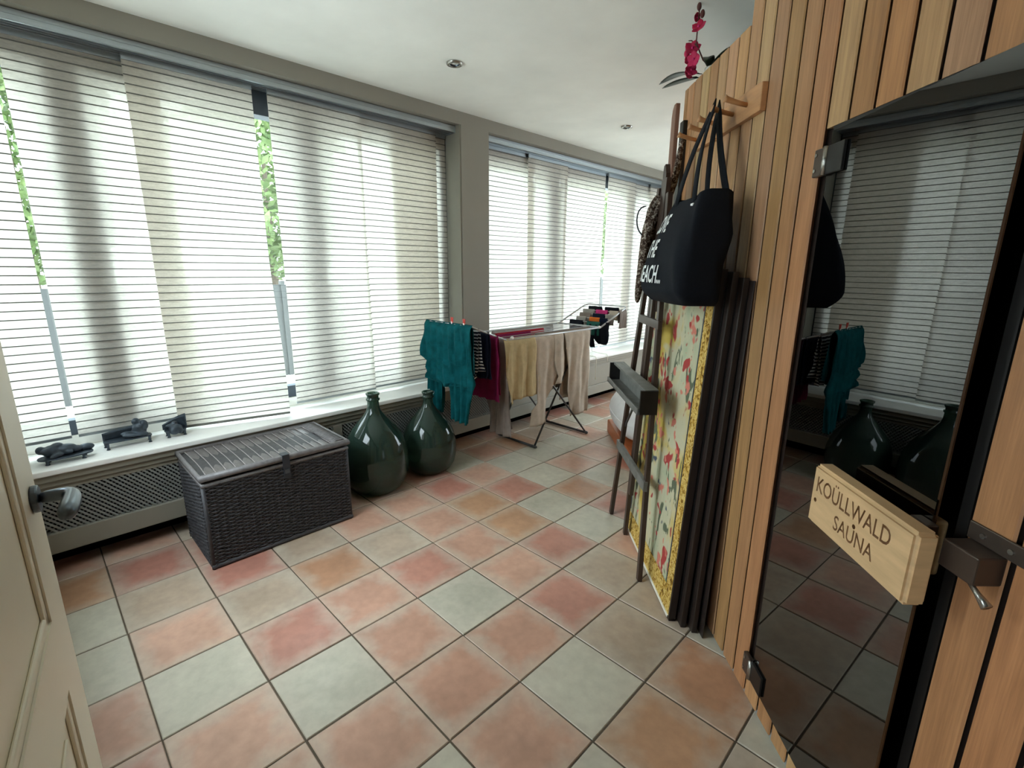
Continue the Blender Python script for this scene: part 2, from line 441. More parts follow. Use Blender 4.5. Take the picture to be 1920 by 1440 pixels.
wf = MB(); wf.box((-1.15,YF,0), (4.4,YF+.15,.5)); wf.box((-1.15,YF,2.45), (4.4,YF+.15,H)); wf.box((-1.15,YF,.5), (.3,YF+.15,2.45)); wf.box((3.6,YF,.5), (4.4,YF+.15,2.45))  # wide opening added out of view to brighten the far end
tag(wf.build('wall_far', M_wall), 'taupe far end wall with an unseen wide opening added for fill light', kind='structure')
# the hall behind the doorway; its unseen opening is added for fill daylight
hl = MB(); hl.box((1.0,YB-1.9,0), (3.6,YB-1.8,.3)); hl.box((1.0,YB-1.9,2.1), (3.6,YB-1.8,2.5)); hl.box((1.0,YB-1.9,.3), (1.5,YB-1.8,2.1)); hl.box((2.3,YB-1.9,.3), (3.6,YB-1.8,2.1)); hl.box((1.0,YB-1.9,2.4), (3.6,YB-.12,2.5)); hl.box((1.0,YB-1.9,-.12), (3.6,YB-.12,-.004)); hl.box((1.0,YB-1.9,0), (1.1,YB-.12,2.5)); hl.box((3.5,YB-1.9,0), (3.6,YB-.12,2.5))
tag(hl.build('wall_hall', M_wall), 'unseen hallway behind the camera with an opening added for fill light', kind='structure')
wb = MB(); wb.box((-1.0,YB-.12,0), (1.86,YB,.95)); wb.box((-1.0,YB-.12,2.35), (1.86,YB,H)); wb.box((-1.0,YB-.12,.95), (-.35,YB,2.35)); wb.box((.75,YB-.12,.95), (1.86,YB,2.35)); wb.box((2.74,YB-.12,0), (4.4,YB,H)); wb.box((1.86,YB-.12,2.1), (2.74,YB,H))  # opening beside the doorway is added out of view to brighten the room
tag(wb.build('wall_back', M_wall), 'wall behind the camera with the doorway and an opening added for fill light', kind='structure')
tag(MB().box((4.3,YB-.12,0), (4.4,YF+.1,H)).build('wall_right', M_wall), 'right-hand wall behind the sauna', kind='structure')

# window sill and its moulding
sill = MB().box((-1.10,YB-.1,ZS-.03), (-.70,YF,ZS))
tag(sill.build('trim_1', M_trimwhite, bevel=.006), 'long white window sill board', kind='structure')
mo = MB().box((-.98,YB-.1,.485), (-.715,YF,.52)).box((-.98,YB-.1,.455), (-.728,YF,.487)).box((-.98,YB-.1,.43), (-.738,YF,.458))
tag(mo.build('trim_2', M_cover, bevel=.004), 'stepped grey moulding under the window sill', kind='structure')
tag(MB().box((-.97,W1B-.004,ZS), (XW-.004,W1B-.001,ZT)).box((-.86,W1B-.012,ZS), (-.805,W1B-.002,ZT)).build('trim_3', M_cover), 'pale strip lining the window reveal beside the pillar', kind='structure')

# windows
def window(n, ya, yb, bars, label):
    xf = -1.06; t = bpy.data.objects.new('window_%d' % n, None); COL.objects.link(t); t.location = (xf, (ya+yb)/2, ZS)
    tag(t, label, kind='structure')
    f = MB(); f.box((xf-.05,ya,ZS+.06), (xf+.02,yb,ZS+.14)); f.box((xf-.05,ya,2.38), (xf+.055,yb,ZT))
    f.box((xf-.05,ya,ZS), (xf+.055,ya+.08,ZT)); f.box((xf-.05,yb-.08,ZS), (xf+.055,yb,ZT))
    f.build('window_frame', M_frame, t)
    MB().box((xf-.05,ya,ZS), (xf+.035,yb,ZS+.06)).build('sill_upstand', M_trimwhite, t, bevel=.004)
    ed = [ya+.08] + [v for b in bars for v in b] + [yb-.08]
    for (a, b) in bars:
        MB().box((xf-.06,a,ZS+.14), (xf+.058,b,2.38)).build('mullion', M_frame, t, bevel=.006)
        c = (a+b)/2 - .03
        hd = MB().box((xf+.058,c-.014,1.40), (xf+.064,c+.014,1.50)).tube([(xf+.06,c,1.47),(xf+.072,c,1.47),(xf+.072,c,1.36)], .007, 8)
        hd.build('window_handle', M_gun, t)
    for i in range(0, len(ed), 2):
        MB().box((xf-.012,ed[i],ZS+.14), (xf-.008,ed[i+1],2.40)).build('pane', M_pane, t)
window(1, W1A, W1B, [(.125,.285),(1.27,1.45)], 'wide window of three casements behind the near blinds')
window(2, W2A, W2B, [(3.70,3.94),(5.22,5.36)], 'wide window behind the far blinds')

# ------------------------------------------------------------------ blinds
def rail(ya, yb, label):
    t = thing('blind_rail', (-.93,(ya+yb)/2,2.50), label, 'curtain rail', 'aluminium blind rails')
    MB().box((-1.0,ya,2.535), (-.855,yb,2.556)).build('track_plate', M_alu, t)
    for x in (-.995, -.965, -.935, -.905, -.862):
        MB().box((x-.004,ya,2.512), (x+.004,yb,2.537)).build('track_fin', M_alu, t)
    MB().tube([(-.868,ya,2.517),(-.868,yb,2.517)], .008, 8).build('front_rod', M_alu, t, smooth=True)
    MB().box((-1.0,ya-.002,2.508), (-.853,ya+.006,2.558)).build('end_cap', M_alu, t)
    MB().box((-1.0,yb-.006,2.508), (-.853,yb+.002,2.558)).build('end_cap', M_alu, t)
rail(W1A+.01, W1B-.01, 'long aluminium blind rail over the near window')
rail(W2A+.01, W2B-.01, 'aluminium blind rail over the far window')
rib_me = MB().box((-.0022,-.5,-.0024), (.0022,.5,.0024)).mesh('rib', M_rib)
def panel(ya, yb, x, zb, label, twist=0.0, tz=1.6, warp=0.004, ph=0.0):
    zt = 2.515; yc = (ya+yb)/2; w = yb-ya
    t = thing('panel_blind', (x,yc,zb), label, 'blind', 'sliding blind panels')
    def ang(z):
        k = max(0.0, min(1.0, (tz-z)/(tz-zb))); return twist*k*k*(3-2*k)
    def pos(u, z, off=0):
        a = ang(z); q = (u-.5)*w
        # a twisted panel swings out at its right edge and stays at its left
        bx = x + math.sin(a)*(q+.5*w) + off + warp*math.sin(z*3.1+ph+u*2.2)
        return (bx, yc - .5*w + math.cos(a)*(q+.5*w), z)
    MB().grid(lambda u, v: pos(u, zb+.012+(zt-.02-zb-.012)*v), 8, 40).build('fabric', M_blind, t, smooth=True)
    a = ang(zb); c0 = Vector(pos(0, zb)); c1 = Vector(pos(1, zb))
    MB().obox((c0+c1)/2+Vector((0,0,.007)), c1-c0, (.007*math.cos(a),-.007*math.sin(a),0), (0,0,.014)).build('bottom_bar', M_rib if twist else M_alu, t)
    MB().box((x-.006,ya,zt-.03), (x+.006,yb,zt)).build('carrier', M_alu, t)
    z = zb + .04
    while z < zt - .03:
        p = Vector(pos(.5, z, .004)); a = ang(z)
        inst('rib', rib_me, t, p - Vector(t.location), (0,0,-a), (1,w,1)); z += .0412
    return t
B = [(-.62,-.016,-.945,.62,'blind panel at the far left behind the first bronze figure'),
     (.012,.598,-.975,.612,'blind panel beside the narrow gap, left of the doubled strip'),
     (.447,1.045,-.93,.566,'blind panel hanging askew above the wicker chest, its lower right corner swung out'),
     (1.13,1.725,-.93,.585,'blind panel right of the leafy gap, above the first green demijohn'),
     (1.71,2.37,-.955,.590,'blind panel with the broad warm strip, behind the second demijohn'),
     (1.965,2.485,-.985,.585,'blind panel at the right end of the near window against the pillar'),
     (2.80,3.50,-.96,.585,'blind panel just right of the pillar'),
     (3.407,3.99,-.935,.59,'blind panel behind the beige laundry, second right of the pillar'),
     (3.96,4.685,-.96,.585,'blind panel above the far wing of the drying rack, left of the thin gap'),
     (4.705,5.275,-.935,.585,'blind panel right of the thin gap in the far window'),
     (5.095,5.70,-.96,.585,'blind panel next to last in the far window'),
     (5.62,6.14,-.935,.585,'last blind panel of the far window, behind the easel')]
for i, (a, b, x, z, l) in enumerate(B):
    panel(a, b, x, z, l, twist=.22 if i == 2 else 0.0, ph=i*1.3)
# pull cords of the far panels, trailing over the sill
far_panels = [o for o in scene.objects if o.name.startswith('panel_blind')]
for (y, z1, k) in ((4.28,.30,8), (4.14,.40,8), (4.5,.47,8)):
    MB().tube([(-.925,y,.75),(-.90,y,.565),(-.80,y,.557),(-.693,y,.556),(-.684,y+.005,.52),(-.682,y-.004,(z1+.5)/2),(-.684,y+.004,z1)], .004, 6).build('pull_cord', M_cord, far_panels[k], smooth=True)

# ------------------------------------------------------------------ radiator cover under the sill
rc = thing('radiator_cover', (-.75,2.5,0), 'cream radiator cover with grey lattice grille under the window sill', 'radiator cover')
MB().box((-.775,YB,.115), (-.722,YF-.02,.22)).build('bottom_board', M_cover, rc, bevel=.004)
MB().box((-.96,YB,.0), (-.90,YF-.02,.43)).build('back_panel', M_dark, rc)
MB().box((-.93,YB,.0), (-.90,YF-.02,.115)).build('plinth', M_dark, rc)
GE = 3.05
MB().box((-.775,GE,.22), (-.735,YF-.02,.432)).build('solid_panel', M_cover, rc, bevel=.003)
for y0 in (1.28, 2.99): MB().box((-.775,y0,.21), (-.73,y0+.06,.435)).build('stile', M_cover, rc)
gm = MB(); pitch = .0235; hgt = .22
def strip(y0, dy, x, w_):
    p = Vector((x, y0, .215)); q = Vector((x, y0+dy, .215+hgt)); d = (q-p).normalized(); n = Vector((1,0,0)).cross(d)
    gm.obox((p+q)/2, (.004,0,0), d*(q-p).length, n*w_)
y = YB
while y < GE:
    strip(y, .20, -.752, .0060); strip(y+.2, -.20, -.741, .0095); y += pitch
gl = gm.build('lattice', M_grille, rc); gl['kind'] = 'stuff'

# ------------------------------------------------------------------ floor tiles
C_P = [(190,150,130),(184,142,122),(194,156,136)]; C_R = [(180,128,112),(174,122,108)]; C_G = [(186,182,166),(180,176,160),(190,186,170)]; C_T = [(176,158,140),(170,152,134)]; C_O = [(184,144,114),(178,136,108)]
KNOWN = {(3,3):'P',(3,2):'G',(3,1):'R',(4,1):'P',(4,2):'P',(4,3):'R',(5,3):'T',(5,2):'R',(5,1):'O',(6,2):'G',(6,1):'G',(5,0):'O',(4,0):'P',(6,0):'R',(7,0):'G',(7,1):'O',(7,2):'R',
 (4,4):'T',(3,4):'G',(5,4):'T',(4,5):'O',(3,5):'O',(2,4):'P',(2,3):'P',(2,2):'P',(1,2):'G',(1,1):'R',(2,1):'P',(1,0):'T',(2,0):'O',(0,0):'P',(0,1):'G',(0,2):'P',(1,3):'P',(-1,0):'G',(-1,1):'P',
 (-1,-1):'G',(0,-1):'T',(1,-1):'R',(2,-1):'T',(0,-2):'R',(3,-1):'P',(3,0):'T',(8,0):'P',(8,1):'G',(9,1):'R',(8,2):'T'}
tb = bmesh.new(); bmesh.ops.create_cube(tb, size=1)
for v in tb.verts: v.co.x *= T-.006; v.co.y *= T-.006; v.co.z = v.co.z*.012 - .006
bmesh.ops.bevel(tb, geom=[e for e in tb.edges if all(v.co.z > -.001 for v in e.verts)] , offset=.0025, segments=1, affect='EDGES')
tile_me = bpy.data.meshes.new('tile'); tb.to_mesh(tile_me); tb.free(); tile_me.materials.append(M_tile)
fo = Vector(floor.location)
for r in range(-3, 10):
    for v in range(-2, 20):
        cx, cyy = (r+.5)*T, (v+.5)*T
        if cx + cyy > 3.45 + .55 and cx > 1.1: continue
        if cx > 1.45 and cyy > 2.0: continue
        if cx < -.98: continue
        k = KNOWN.get((v, r)) or rnd.choice('PPRGTOPG')
        c = rnd.choice({'P':C_P,'R':C_R,'G':C_G,'T':C_T,'O':C_O}[k]); j = rnd.uniform(.94,1.06)
        c = tuple(x*j for x in lin(c))
        inst('tile', tile_me, floor, Vector((cx+rnd.uniform(-.001,.001), cyy+rnd.uniform(-.001,.001), rnd.uniform(-.0012,.0004))) - fo, (rnd.uniform(-.002,.002), rnd.uniform(-.002,.002), rnd.uniform(-.003,.003)), None, c)

# ------------------------------------------------------------------ sauna cabin
sa = thing('sauna_cabin', W(0,-.5,0), 'sauna cabin clad in vertical cedar planks with a dark glass door', 'sauna')
SO = Vector(sa.location)
ZL = 2.35                      # top of the lower part
S_FAR, S_STEP, S_NEAR = .911, .229, -1.55
DL, DR, DB, DT = -.324, -.916, .10, 1.872
bk = MB()
wbox(bk, DL+.0, S_FAR-.005, -.06, -.018, 0, ZL-.01); wbox(bk, S_NEAR, DR, -.06, -.018, 0, H-.001); wbox(bk, DR, S_STEP-.005, -.06, -.018, DT, H-.001); wbox(bk, DR, DL, -.06, -.018, 0, DB-.01)
bk.build('backing_panel', M_blackwood, sa)
PAL = [(182,140,96),(190,150,108),(176,134,92),(194,156,114),(186,138,94),(170,128,90),(198,160,118),(178,142,106)]
def plank(s0, s1, z0, z1, name='plank'):
    me = bpy.data.meshes.get('plankmesh_%.4f' % (z1-z0))
    w = s1-s0
    if me is None:
        hw = .0398; hh_ = (z1-z0)/2
        me = MB().prism([(-hw+.013,-.009),(hw-.013,-.009),(hw,.0055),(hw-.0035,.009),(-hw+.0035,.009),(-hw,.0055)], lambda p, k: (p[0], p[1], -hh_+2*hh_*k)).mesh('plankmesh_%.4f' % (z1-z0), M_plank)
    c = tuple(x*rnd.uniform(.93,1.07) for x in lin(rnd.choice(PAL)))
    o = inst(name, me, sa, W((s0+s1)/2, -.009, (z0+z1)/2) - SO, (0,0,math.radians(135)), (w/.0895, 1, 1), c)
PW = .0895
seams = []; s = -.916
while s > S_NEAR: s -= PW
while s < S_FAR - .02: seams.append(s); s += PW
for a in seams:
    b = min(a+PW, S_FAR)
    top = ZL if a >= S_STEP-.03 else H-.002
    m = (a+b)/2
    if DR <= m <= DL:
        plank(a, b, DT, top)
        plank(a, b, .02, DB)
    else:
        if a < DL < b:
            plank(DL, b, .02, DT); plank(a, b, DT, top); plank(a, DL, .02, DB)
        else: plank(a, b, .02, top)
st = MB(); wbox(st, S_NEAR, S_FAR, -.017, -.012, 0, .035); st.build('base_strip', M_metalgrey, sa)
# side walls, roof
P1 = W(S_FAR, 0, 0); 
sd_ = MB(); sd_.box((P1.x, P1.y, 0), (P1.x+.04, YF-1.8, ZL)); sd_.build('side_panel', M_plank, sa).color = lin((180,130,84))+(1,)
rf = MB(); a0 = W(S_FAR, -.005, ZL-.02); a1 = W(S_STEP, -.005, ZL-.02)
rf.prism([(P1.x+.005,P1.y), (P1.x+.005,YF-1.8), (4.2,YF-1.8), (4.2,a1.y), (a1.x,a1.y)], lambda p, k: (p[0],p[1],ZL-.03+.03*k)); rf.build('roof', M_blackwood, sa)
up = MB(); wbox(up, S_STEP-.03, S_STEP-.002, -1.4, -.02, ZL, H-.001); up.build('upper_side_panel', M_plank, sa).color = lin((176,126,80))+(1,)
# door
fm = MB(); wbox(fm, DL-.012, DL, -.06, -.002, DB, DT); wbox(fm, DR, DR+.022, -.06, -.004, DB, DT); wbox(fm, DR, DL, -.06, -.002, DT-.02, DT); wbox(fm, DR, DL, -.06, -.002, DB, DB+.006)
fm.build('door_frame', M_black, sa)
iv = MB(); wbox(iv, DR-.3, DL+.3, -1.2, -1.15, 0, 2.2); wbox(iv, DR-.3, DR-.25, -1.2, -.06, 0, 2.2); wbox(iv, DL+.25, DL+.3, -1.2, -.06, 0, 2.2); wbox(iv, DR-.3, DL+.3, -1.2, -.06, 2.15, 2.2); wbox(iv, DR-.3, DL+.3, -1.2, -.06, .0, .03)
iv.build('inner_lining', M_blackwood, sa)
G0, G1, GB, GT = DL-.008, -.886, .105, 1.858
# the door stands a little ajar: everything on it turns about the hinge line
AJ = math.radians(3.2); HP = W(DL, 0, 0); RAJ = Matrix.Rotation(-AJ, 3, 'Z')
def WD(s, d, z): return HP + RAJ @ (W(s, d, z) - HP)
def dwbox(mb, s0, s1, d0, d1, z0, z1): return mb.obox(WD((s0+s1)/2, (d0+d1)/2, (z0+z1)/2), RAJ @ (ES*(s1-s0)), RAJ @ (EN*(d1-d0)), EZ*(z1-z0))
gd = MB(); dwbox(gd, G1, G0, -.004, .004, GB, GT)
glass = gd.build('glass_door', M_tint, sa)
for z in (.15, 1.785):
    h = MB(); wbox(h, DL-.006, DL+.040, .0, .016, z-.036, z+.036); h.build('hinge_bracket', M_hinge, glass, bevel=.003)
    h = MB(); dwbox(h, DL-.085, DL-.012, .004, .013, z-.036, z+.036); h.build('hinge_plate', M_black, glass, bevel=.002)
    h = MB(); h.tube([W(DL-.009,.014,z-.036), W(DL-.009,.014,z+.036)], .008, 10); h.build('hinge_pin', M_steel, glass, smooth=True)
    for dz in (-.02, .02):
        h = MB(); h.tube([W(DL+.028,.014,z+dz), W(DL+.028,.019,z+dz)], .005, 8); h.build('screw', M_steel, glass)
# latch between glass and jamb
h = MB(); dwbox(h, -.905, -.86, .004, .028, .965, 1.03); h.build('latch_keeper', M_hinge, glass, bevel=.003)
h = MB(); wbox(h, -1.0, -.93, .0, .052, .968, 1.022); h.build('latch_body', M_hinge, sa, bevel=.003)
h = MB(); wbox(h, -1.03, -.925, .0, .005, 1.022, 1.056); h.build('latch_plate', M_hinge, sa, bevel=.002)
for ss in (-.955, -1.005):
    h = MB(); h.tube([W(ss,.004,1.039), W(ss,.008,1.039)], .005, 10); h.build('latch_screw', M_steel, sa)
h = MB(); h.tube([W(-.985,.045,.972), W(-1.01,.05,.962), W(-1.03,.05,.95)], [.004,.005,.009], 8); h.build('latch_lever', M_steel, sa, smooth=True)

def text_mesh(body, size, extrude, bold=0.0):
    cu = bpy.data.curves.new('txt', 'FONT'); cu.body = body; cu.size = size; cu.extrude = extrude; cu.resolution_u = 3; cu.offset = bold
    ob = bpy.data.objects.new('txt', cu); COL.objects.link(ob)
    bpy.context.view_layer.update()
    me = bpy.data.meshes.new_from_object(ob.evaluated_get(bpy.context.evaluated_depsgraph_get()))
    bpy.data.objects.remove(ob, do_unlink=True); bpy.data.curves.remove(cu)
    return me
def fit_text(body, w, h, extrude=.01, bold=0.0):
    me = text_mesh(body, 1.0, extrude, bold)
    xs = [v.co.x for v in me.vertices]; ys = [v.co.y for v in me.vertices]
    sx = w/(max(xs)-min(xs)); sy = h/(max(ys)-min(ys)); x0 = min(xs); y0 = min(ys)
    for v in me.vertices: v.co.x = (v.co.x-x0)*sx; v.co.y = (v.co.y-y0)*sy
    return me
# wooden handle block with engraved words
HB = dict(s0=-.945, s1=-.61, d0=.030, d1=.075, z0=.880, z1=1.034)
hb = MB(); dwbox(hb, HB['s0'], HB['s1'], HB['d0'], HB['d1'], HB['z0'], HB['z1'])
hme = hb.mesh('handle_block', M_handle, tuple(SO))
bmh = bmesh.new(); bmh.from_mesh(hme); bmesh.ops.bevel(bmh, geom=list(bmh.edges), offset=.008, segments=3, affect='EDGES'); bmh.to_mesh(hme); bmh.free()
ho = bpy.data.objects.new('handle_block', hme); COL.objects.link(ho); ho.location = SO
def carve(bm_cut):
    """cut one clean solid out of the block; keep the block as it was if the solver fails"""
    bmesh.ops.remove_doubles(bm_cut, verts=bm_cut.verts, dist=2e-5)
    bmesh.ops.recalc_face_normals(bm_cut, faces=bm_cut.faces)
    cme = bpy.data.meshes.new('cutter'); bm_cut.to_mesh(cme); bm_cut.free(); cme.materials.append(M_burn)
    for p_ in cme.polygons: p_.material_index = 0
    co = bpy.data.objects.new('cutter', cme); COL.objects.link(co); co.location = SO
    bo = ho.modifiers.new('b', 'BOOLEAN'); bo.operation = 'DIFFERENCE'; bo.object = co; bo.solver = 'EXACT'; bo.material_mode = 'TRANSFER'
    bpy.context.view_layer.update()
    new = bpy.data.meshes.new_from_object(ho.evaluated_get(bpy.context.evaluated_depsgraph_get()))
    ho.modifiers.clear(); bpy.data.objects.remove(co, do_unlink=True)
    def area(m): return sum(p.area for p in m.polygons)
    def ext(m): return max((v.co - m.vertices[0].co).length for v in m.vertices) if len(m.vertices) else 0
    if len(new.vertices) >= len(ho.data.vertices) and area(new) > .95*area(ho.data) and ext(new) > .95*ext(ho.data): ho.data = new
def cutter(body, w, h, sx, z):
    me = fit_text(body, w, h, 1.0, .008); cut = bmesh.new()
    for v in me.vertices:
        v.co = WD(sx - v.co.x, HB['d1'] + (.006 if v.co.z > 0 else -.007), z + v.co.y) - SO
    cut.from_mesh(me); bpy.data.meshes.remove(me); carve(cut)
cutter('KOÜLLWALD', .255, .048, -.632, .968)
cutter('SAUNA', .135, .036, -.715, .912)
for (ss, zz) in ((-.634,.945), (-.782,.955)):
    c = MB().tube([WD(ss,HB['d1']-.015,zz)-SO, WD(ss,HB['d1']+.01,zz)-SO], .0055, 12); cm = c.mesh('hole', M_handle)
    cut = bmesh.new(); cut.from_mesh(cm); carve(cut)
ho.location = (0,0,0); ho.parent = glass; tag(ho, 'pale wooden door handle block engraved KOÜLLWALD SAUNA')
for ss in (-.66, -.87):
    h = MB(); h.tube([WD(ss,.004,.955), WD(ss,.031,.955)], .012, 10); h.build('handle_standoff', M_steel, glass)
h = MB(); dwbox(h, -.87, -.62, -.045, -.012, .90, 1.02); h.build('inner_handle', M_handle, glass, bevel=.006)

# ------------------------------------------------------------------ cream door swung open on the left
E0 = Vector((1.013,-.138,0)); DD = Vector((.992,-.129,0)).normalized(); DN = Vector((.129,.992,0)).normalized()
dr = bpy.data.objects.new('door_1', None); COL.objects.link(dr); dr.location = E0 + DD*.4; tag(dr, 'cream panelled door swung open at the left edge', kind='structure')
def dbox(mb, u0, u1, n0, n1, z0, z1): return mb.obox(E0 + DD*(u0+u1)/2 + DN*(n0+n1)/2 + EZ*(z0+z1)/2, DD*(u1-u0), DN*(n1-n0), EZ*(z1-z0))
LW = .83; PU0, PU1 = .135, .70; PZ = [(.14,.665),(.825,1.93)]
lf = MB(); dbox(lf, 0, LW, -.04, -.012, .008, 2.05)
dbox(lf, 0, PU0, -.04, 0, .008, 2.05); dbox(lf, PU1, LW, -.04, 0, .008, 2.05)
for z0, z1 in ((.008,PZ[0][0]), (PZ[0][1],PZ[1][0]), (PZ[1][1],2.05)): dbox(lf, PU0, PU1, -.04, 0, z0, z1)
lf.build('door_leaf', M_doorpaint, dr)
for z0, z1 in PZ:
    mm = MB(); w = .022
    dbox(mm, PU0, PU0+w, -.012, -.004, z0, z1); dbox(mm, PU1-w, PU1, -.012, -.004, z0, z1); dbox(mm, PU0, PU1, -.012, -.004, z0, z0+w); dbox(mm, PU0, PU1, -.012, -.004, z1-w, z1)
    mm.build('panel_moulding', M_doorpaint, dr, bevel=.004)
    mm = MB(); dbox(mm, PU0+.06, PU1-.06, -.013, -.006, z0+.06, z1-.06); mm.build('raised_panel', M_doorpaint, dr, bevel=.004)
hz = 1.052; hu = .060
hh = MB(); hh.tube([E0+DD*hu+EZ*hz, E0+DD*hu+EZ*hz+DN*.012], .027, 24); hh.build('handle_rose', M_gun, dr, bevel=.003)
pts = []; rad = []
c0 = E0 + DD*hu + EZ*hz
path = [c0+DN*.008, c0+DN*.035, c0+DN*.052+DD*.002, c0+DN*.062+DD*.016, c0+DN*.062+DD*.05, c0+DN*.060+DD*.09, c0+DN*.058+DD*.125]
hh = MB(); hh.tube(path, [.013,.013,.014,.015,.016,.0165,.015], 12); hh.build('handle_lever', M_gun, dr, smooth=True, sub=1)
for z in (.25, 1.05, 1.85):
    hh = MB(); hh.tube([E0+DD*(LW+.006)+EZ*(z-.05), E0+DD*(LW+.006)+EZ*(z+.05)], .009, 10); hh.build('hinge', M_steel, dr, smooth=True)

# ------------------------------------------------------------------ downlights
for (x, y, l) in ((-.125,1.90,'round ceiling downlight nearer the camera'), (-.095,3.70,'round ceiling downlight farther away')):
    t = thing('downlight', (x,y,H-.012), l, 'ceiling light', 'ceiling downlights')
    MB().lathe([(.028,-.004),(.034,-.007),(.044,-.006),(.047,0),(.047,.012)], 28, (x,y,H-.006)).build('trim_ring', M_steel, t, smooth=True)
    MB().lathe([(.0001,.012),(.028,.012),(.03,-.002)], 24, (x,y,H-.006)).build('reflector', M_gun, t, smooth=True)
    MB().ellip((x,y,H+.0), (.016,.016,.008)).build('bulb', M_pot, t, smooth=True)

# ------------------------------------------------------------------ wicker chest
CX0, CX1, CY0, CY1, CH = -.695, -.24, .378, 1.134, .515
ch = thing('wicker_chest', ((CX0+CX1)/2,(CY0+CY1)/2,0), 'large dark grey wicker chest with lid standing under the window sill', 'chest')
MB().box((CX0+.02,CY0+.02,.005), (CX1-.02,CY1-.02,CH-.05)).build('lining', M_dark, ch)
def weave(name, p0, p1, nrm, z0, z1):
    p0 = Vector(p0); p1 = Vector(p1); nrm = Vector(nrm); L = (p1-p0).length; ns = max(6, round(L/.034)); rows = int((z1-z0)/.0095)
    mb = MB(); rr = random.Random(int(L*1000)+int(nrm.x*7))
    for r in range(rows):
        z = z0 + (r+.5)*(z1-z0)/rows; pth = []
        for k in range(ns*2+1):
            a = k/(ns*2); off = .006*math.cos(math.pi*(k+r*2+(r%2)*1)*.5*2/1) if False else .0055*math.cos(math.pi*(k/1.0)/1.0 + math.pi*r)
            if k % 2 == 0: off = .0055*(1 if (k//2+r) % 2 == 0 else -1)
            else: off = 0
            pth.append(p0+(p1-p0)*a + nrm*(off-.004) + EZ*(z+rr.uniform(-.0016,.0016)))
        mb.tube(pth, .0052, 5, caps=False, flat=.95)
    for k in range(ns+1):
        q = p0+(p1-p0)*(k/ns) - nrm*.006
        mb.tube([q+EZ*z0, q+EZ*z1], .006, 6, caps=False)
    o = mb.build(name, M_wicker, ch, smooth=True); return o
ZB_ = CH-.06
weave('front_weave', (CX1,CY0+.012,0), (CX1,CY1-.012,0), (1,0,0), .02, ZB_)
weave('side_weave', (CX0+.012,CY0,0), (CX1-.012,CY0,0), (0,-1,0), .02, ZB_)
weave('side_weave', (CX0+.012,CY1,0), (CX1-.012,CY1,0), (0,1,0), .02, ZB_)
weave('back_weave', (CX0,CY0+.012,0), (CX0,CY1-.012,0), (-1,0,0), .02, ZB_)
for (x, y) in ((CX0+.008,CY0+.008),(CX1-.008,CY0+.008),(CX0+.008,CY1-.008),(CX1-.008,CY1-.008)):
    MB().tube([(x,y,0),(x,y,ZB_)], .011, 8).build('corner_post', M_wicker, ch, smooth=True)
def ring(z, g, r): return MB().tube([(CX0+g,CY0+g,z),(CX1-g,CY0+g,z),(CX1-g,CY1-g,z),(CX0+g,CY1-g,z)], r, 8, closed=True)
ring(.014, .004, .013).build('base_rim', M_wicker, ch, smooth=True)
ring(ZB_, .004, .012).build('body_rim', M_wickrim, ch, smooth=True)
lid = MB().box((CX0+.012,CY0+.012,CH-.042), (CX1-.012,CY1-.012,CH-.022)).build('lid', M_wicker, ch)
ring(CH-.022, .0, .019).build('lid_rim', M_wickrim, lid, smooth=True)
nb = 14; yy0 = CY0+.03; yy1 = CY1-.09; bwid = (yy1-yy0)/nb
for k in range(nb):
    a = yy0+k*bwid
    def band(u, v, a=a):
        x = CX1-.022 + (CX0-CX1+.044)*u
        sag = -.010*math.sin(math.pi*u)
        return (x, a + bwid*v + .012*math.sin(u*3.0), CH-.018 + .0045*math.sin(math.pi*v)**.6 + sag)
    MB().grid(band, 10, 6).build('woven_band', M_wicklid, lid, smooth=True)
for k in range(nb+1):
    a = yy0+k*bwid
    MB().tube([(CX1-.022+(CX0-CX1+.044)*u, a+.012*math.sin(u*3.0), CH-.013-.010*math.sin(math.pi*u)) for u in [i/8 for i in range(9)]], .0026, 5).build('lashing', M_lash, lid, smooth=True)
eb = MB()
for k in range(24):
    x = CX1-.026 + (CX0-CX1+.052)*k/23
    eb.tube([(x, yy1+.006, CH-.016), (x+.006, yy1+.035, CH-.004), (x, CY1-.012, CH-.008)], .0062, 6)
eb.build('end_binding', M_wickrim, lid, smooth=True)
for x in (CX0+.1, CX1-.1):
    pass
sy = (CY0+CY1)/2+.02
sp = MB(); sp.box((CX1-.03,sy-.019,CH-.004), (CX1+.018,sy+.019,CH+.001)); sp.box((CX1+.014,sy-.019,CH-.13), (CX1+.019,sy+.019,CH+.001)); sp.build('strap', M_leather, ch, bevel=.002)
MB().box((CX1+.0185,sy-.013,CH-.105), (CX1+.023,sy+.013,CH-.08)).build('buckle', M_gun, ch, bevel=.002)

# ------------------------------------------------------------------ demijohns
def demijohn(x, y, h, r, label):
    t = thing('demijohn', (x,y,0), label, 'glass bottle', 'green glass demijohns')
    pr_ = [(.0001,.022),(.05,.012),(.085,.002),(.115,.004),(.155,.035),(.185,.09),(.198,.16),(.2,.22),(.196,.28),(.183,.34),(.160,.40),(.128,.452),(.094,.497),(.064,.535),(.044,.567),(.036,.595),(.034,.635)]
    k = h/.685
    pr_ = [(a*r/.2, b*k) for a, b in pr_]
    MB().lathe(pr_, 48, (x,y,0)).build('body', M_jar, t, smooth=True)
    nk = [(.034,.633),(.044,.637),(.045,.647),(.037,.651),(.038,.668),(.044,.674),(.045,.684),(.040,.687),(.031,.684),(.028,.66),(.027,.635)]
    MB().lathe([(a, b*k) for a, b in nk], 32, (x,y,0)).build('neck_ring', M_jar, t, smooth=True)
demijohn(-.492,1.455,.685,.216,'green glass demijohn right beside the wicker chest')
demijohn(-.505,1.905,.615,.200,'smaller green glass demijohn farther back, in front of the grille')

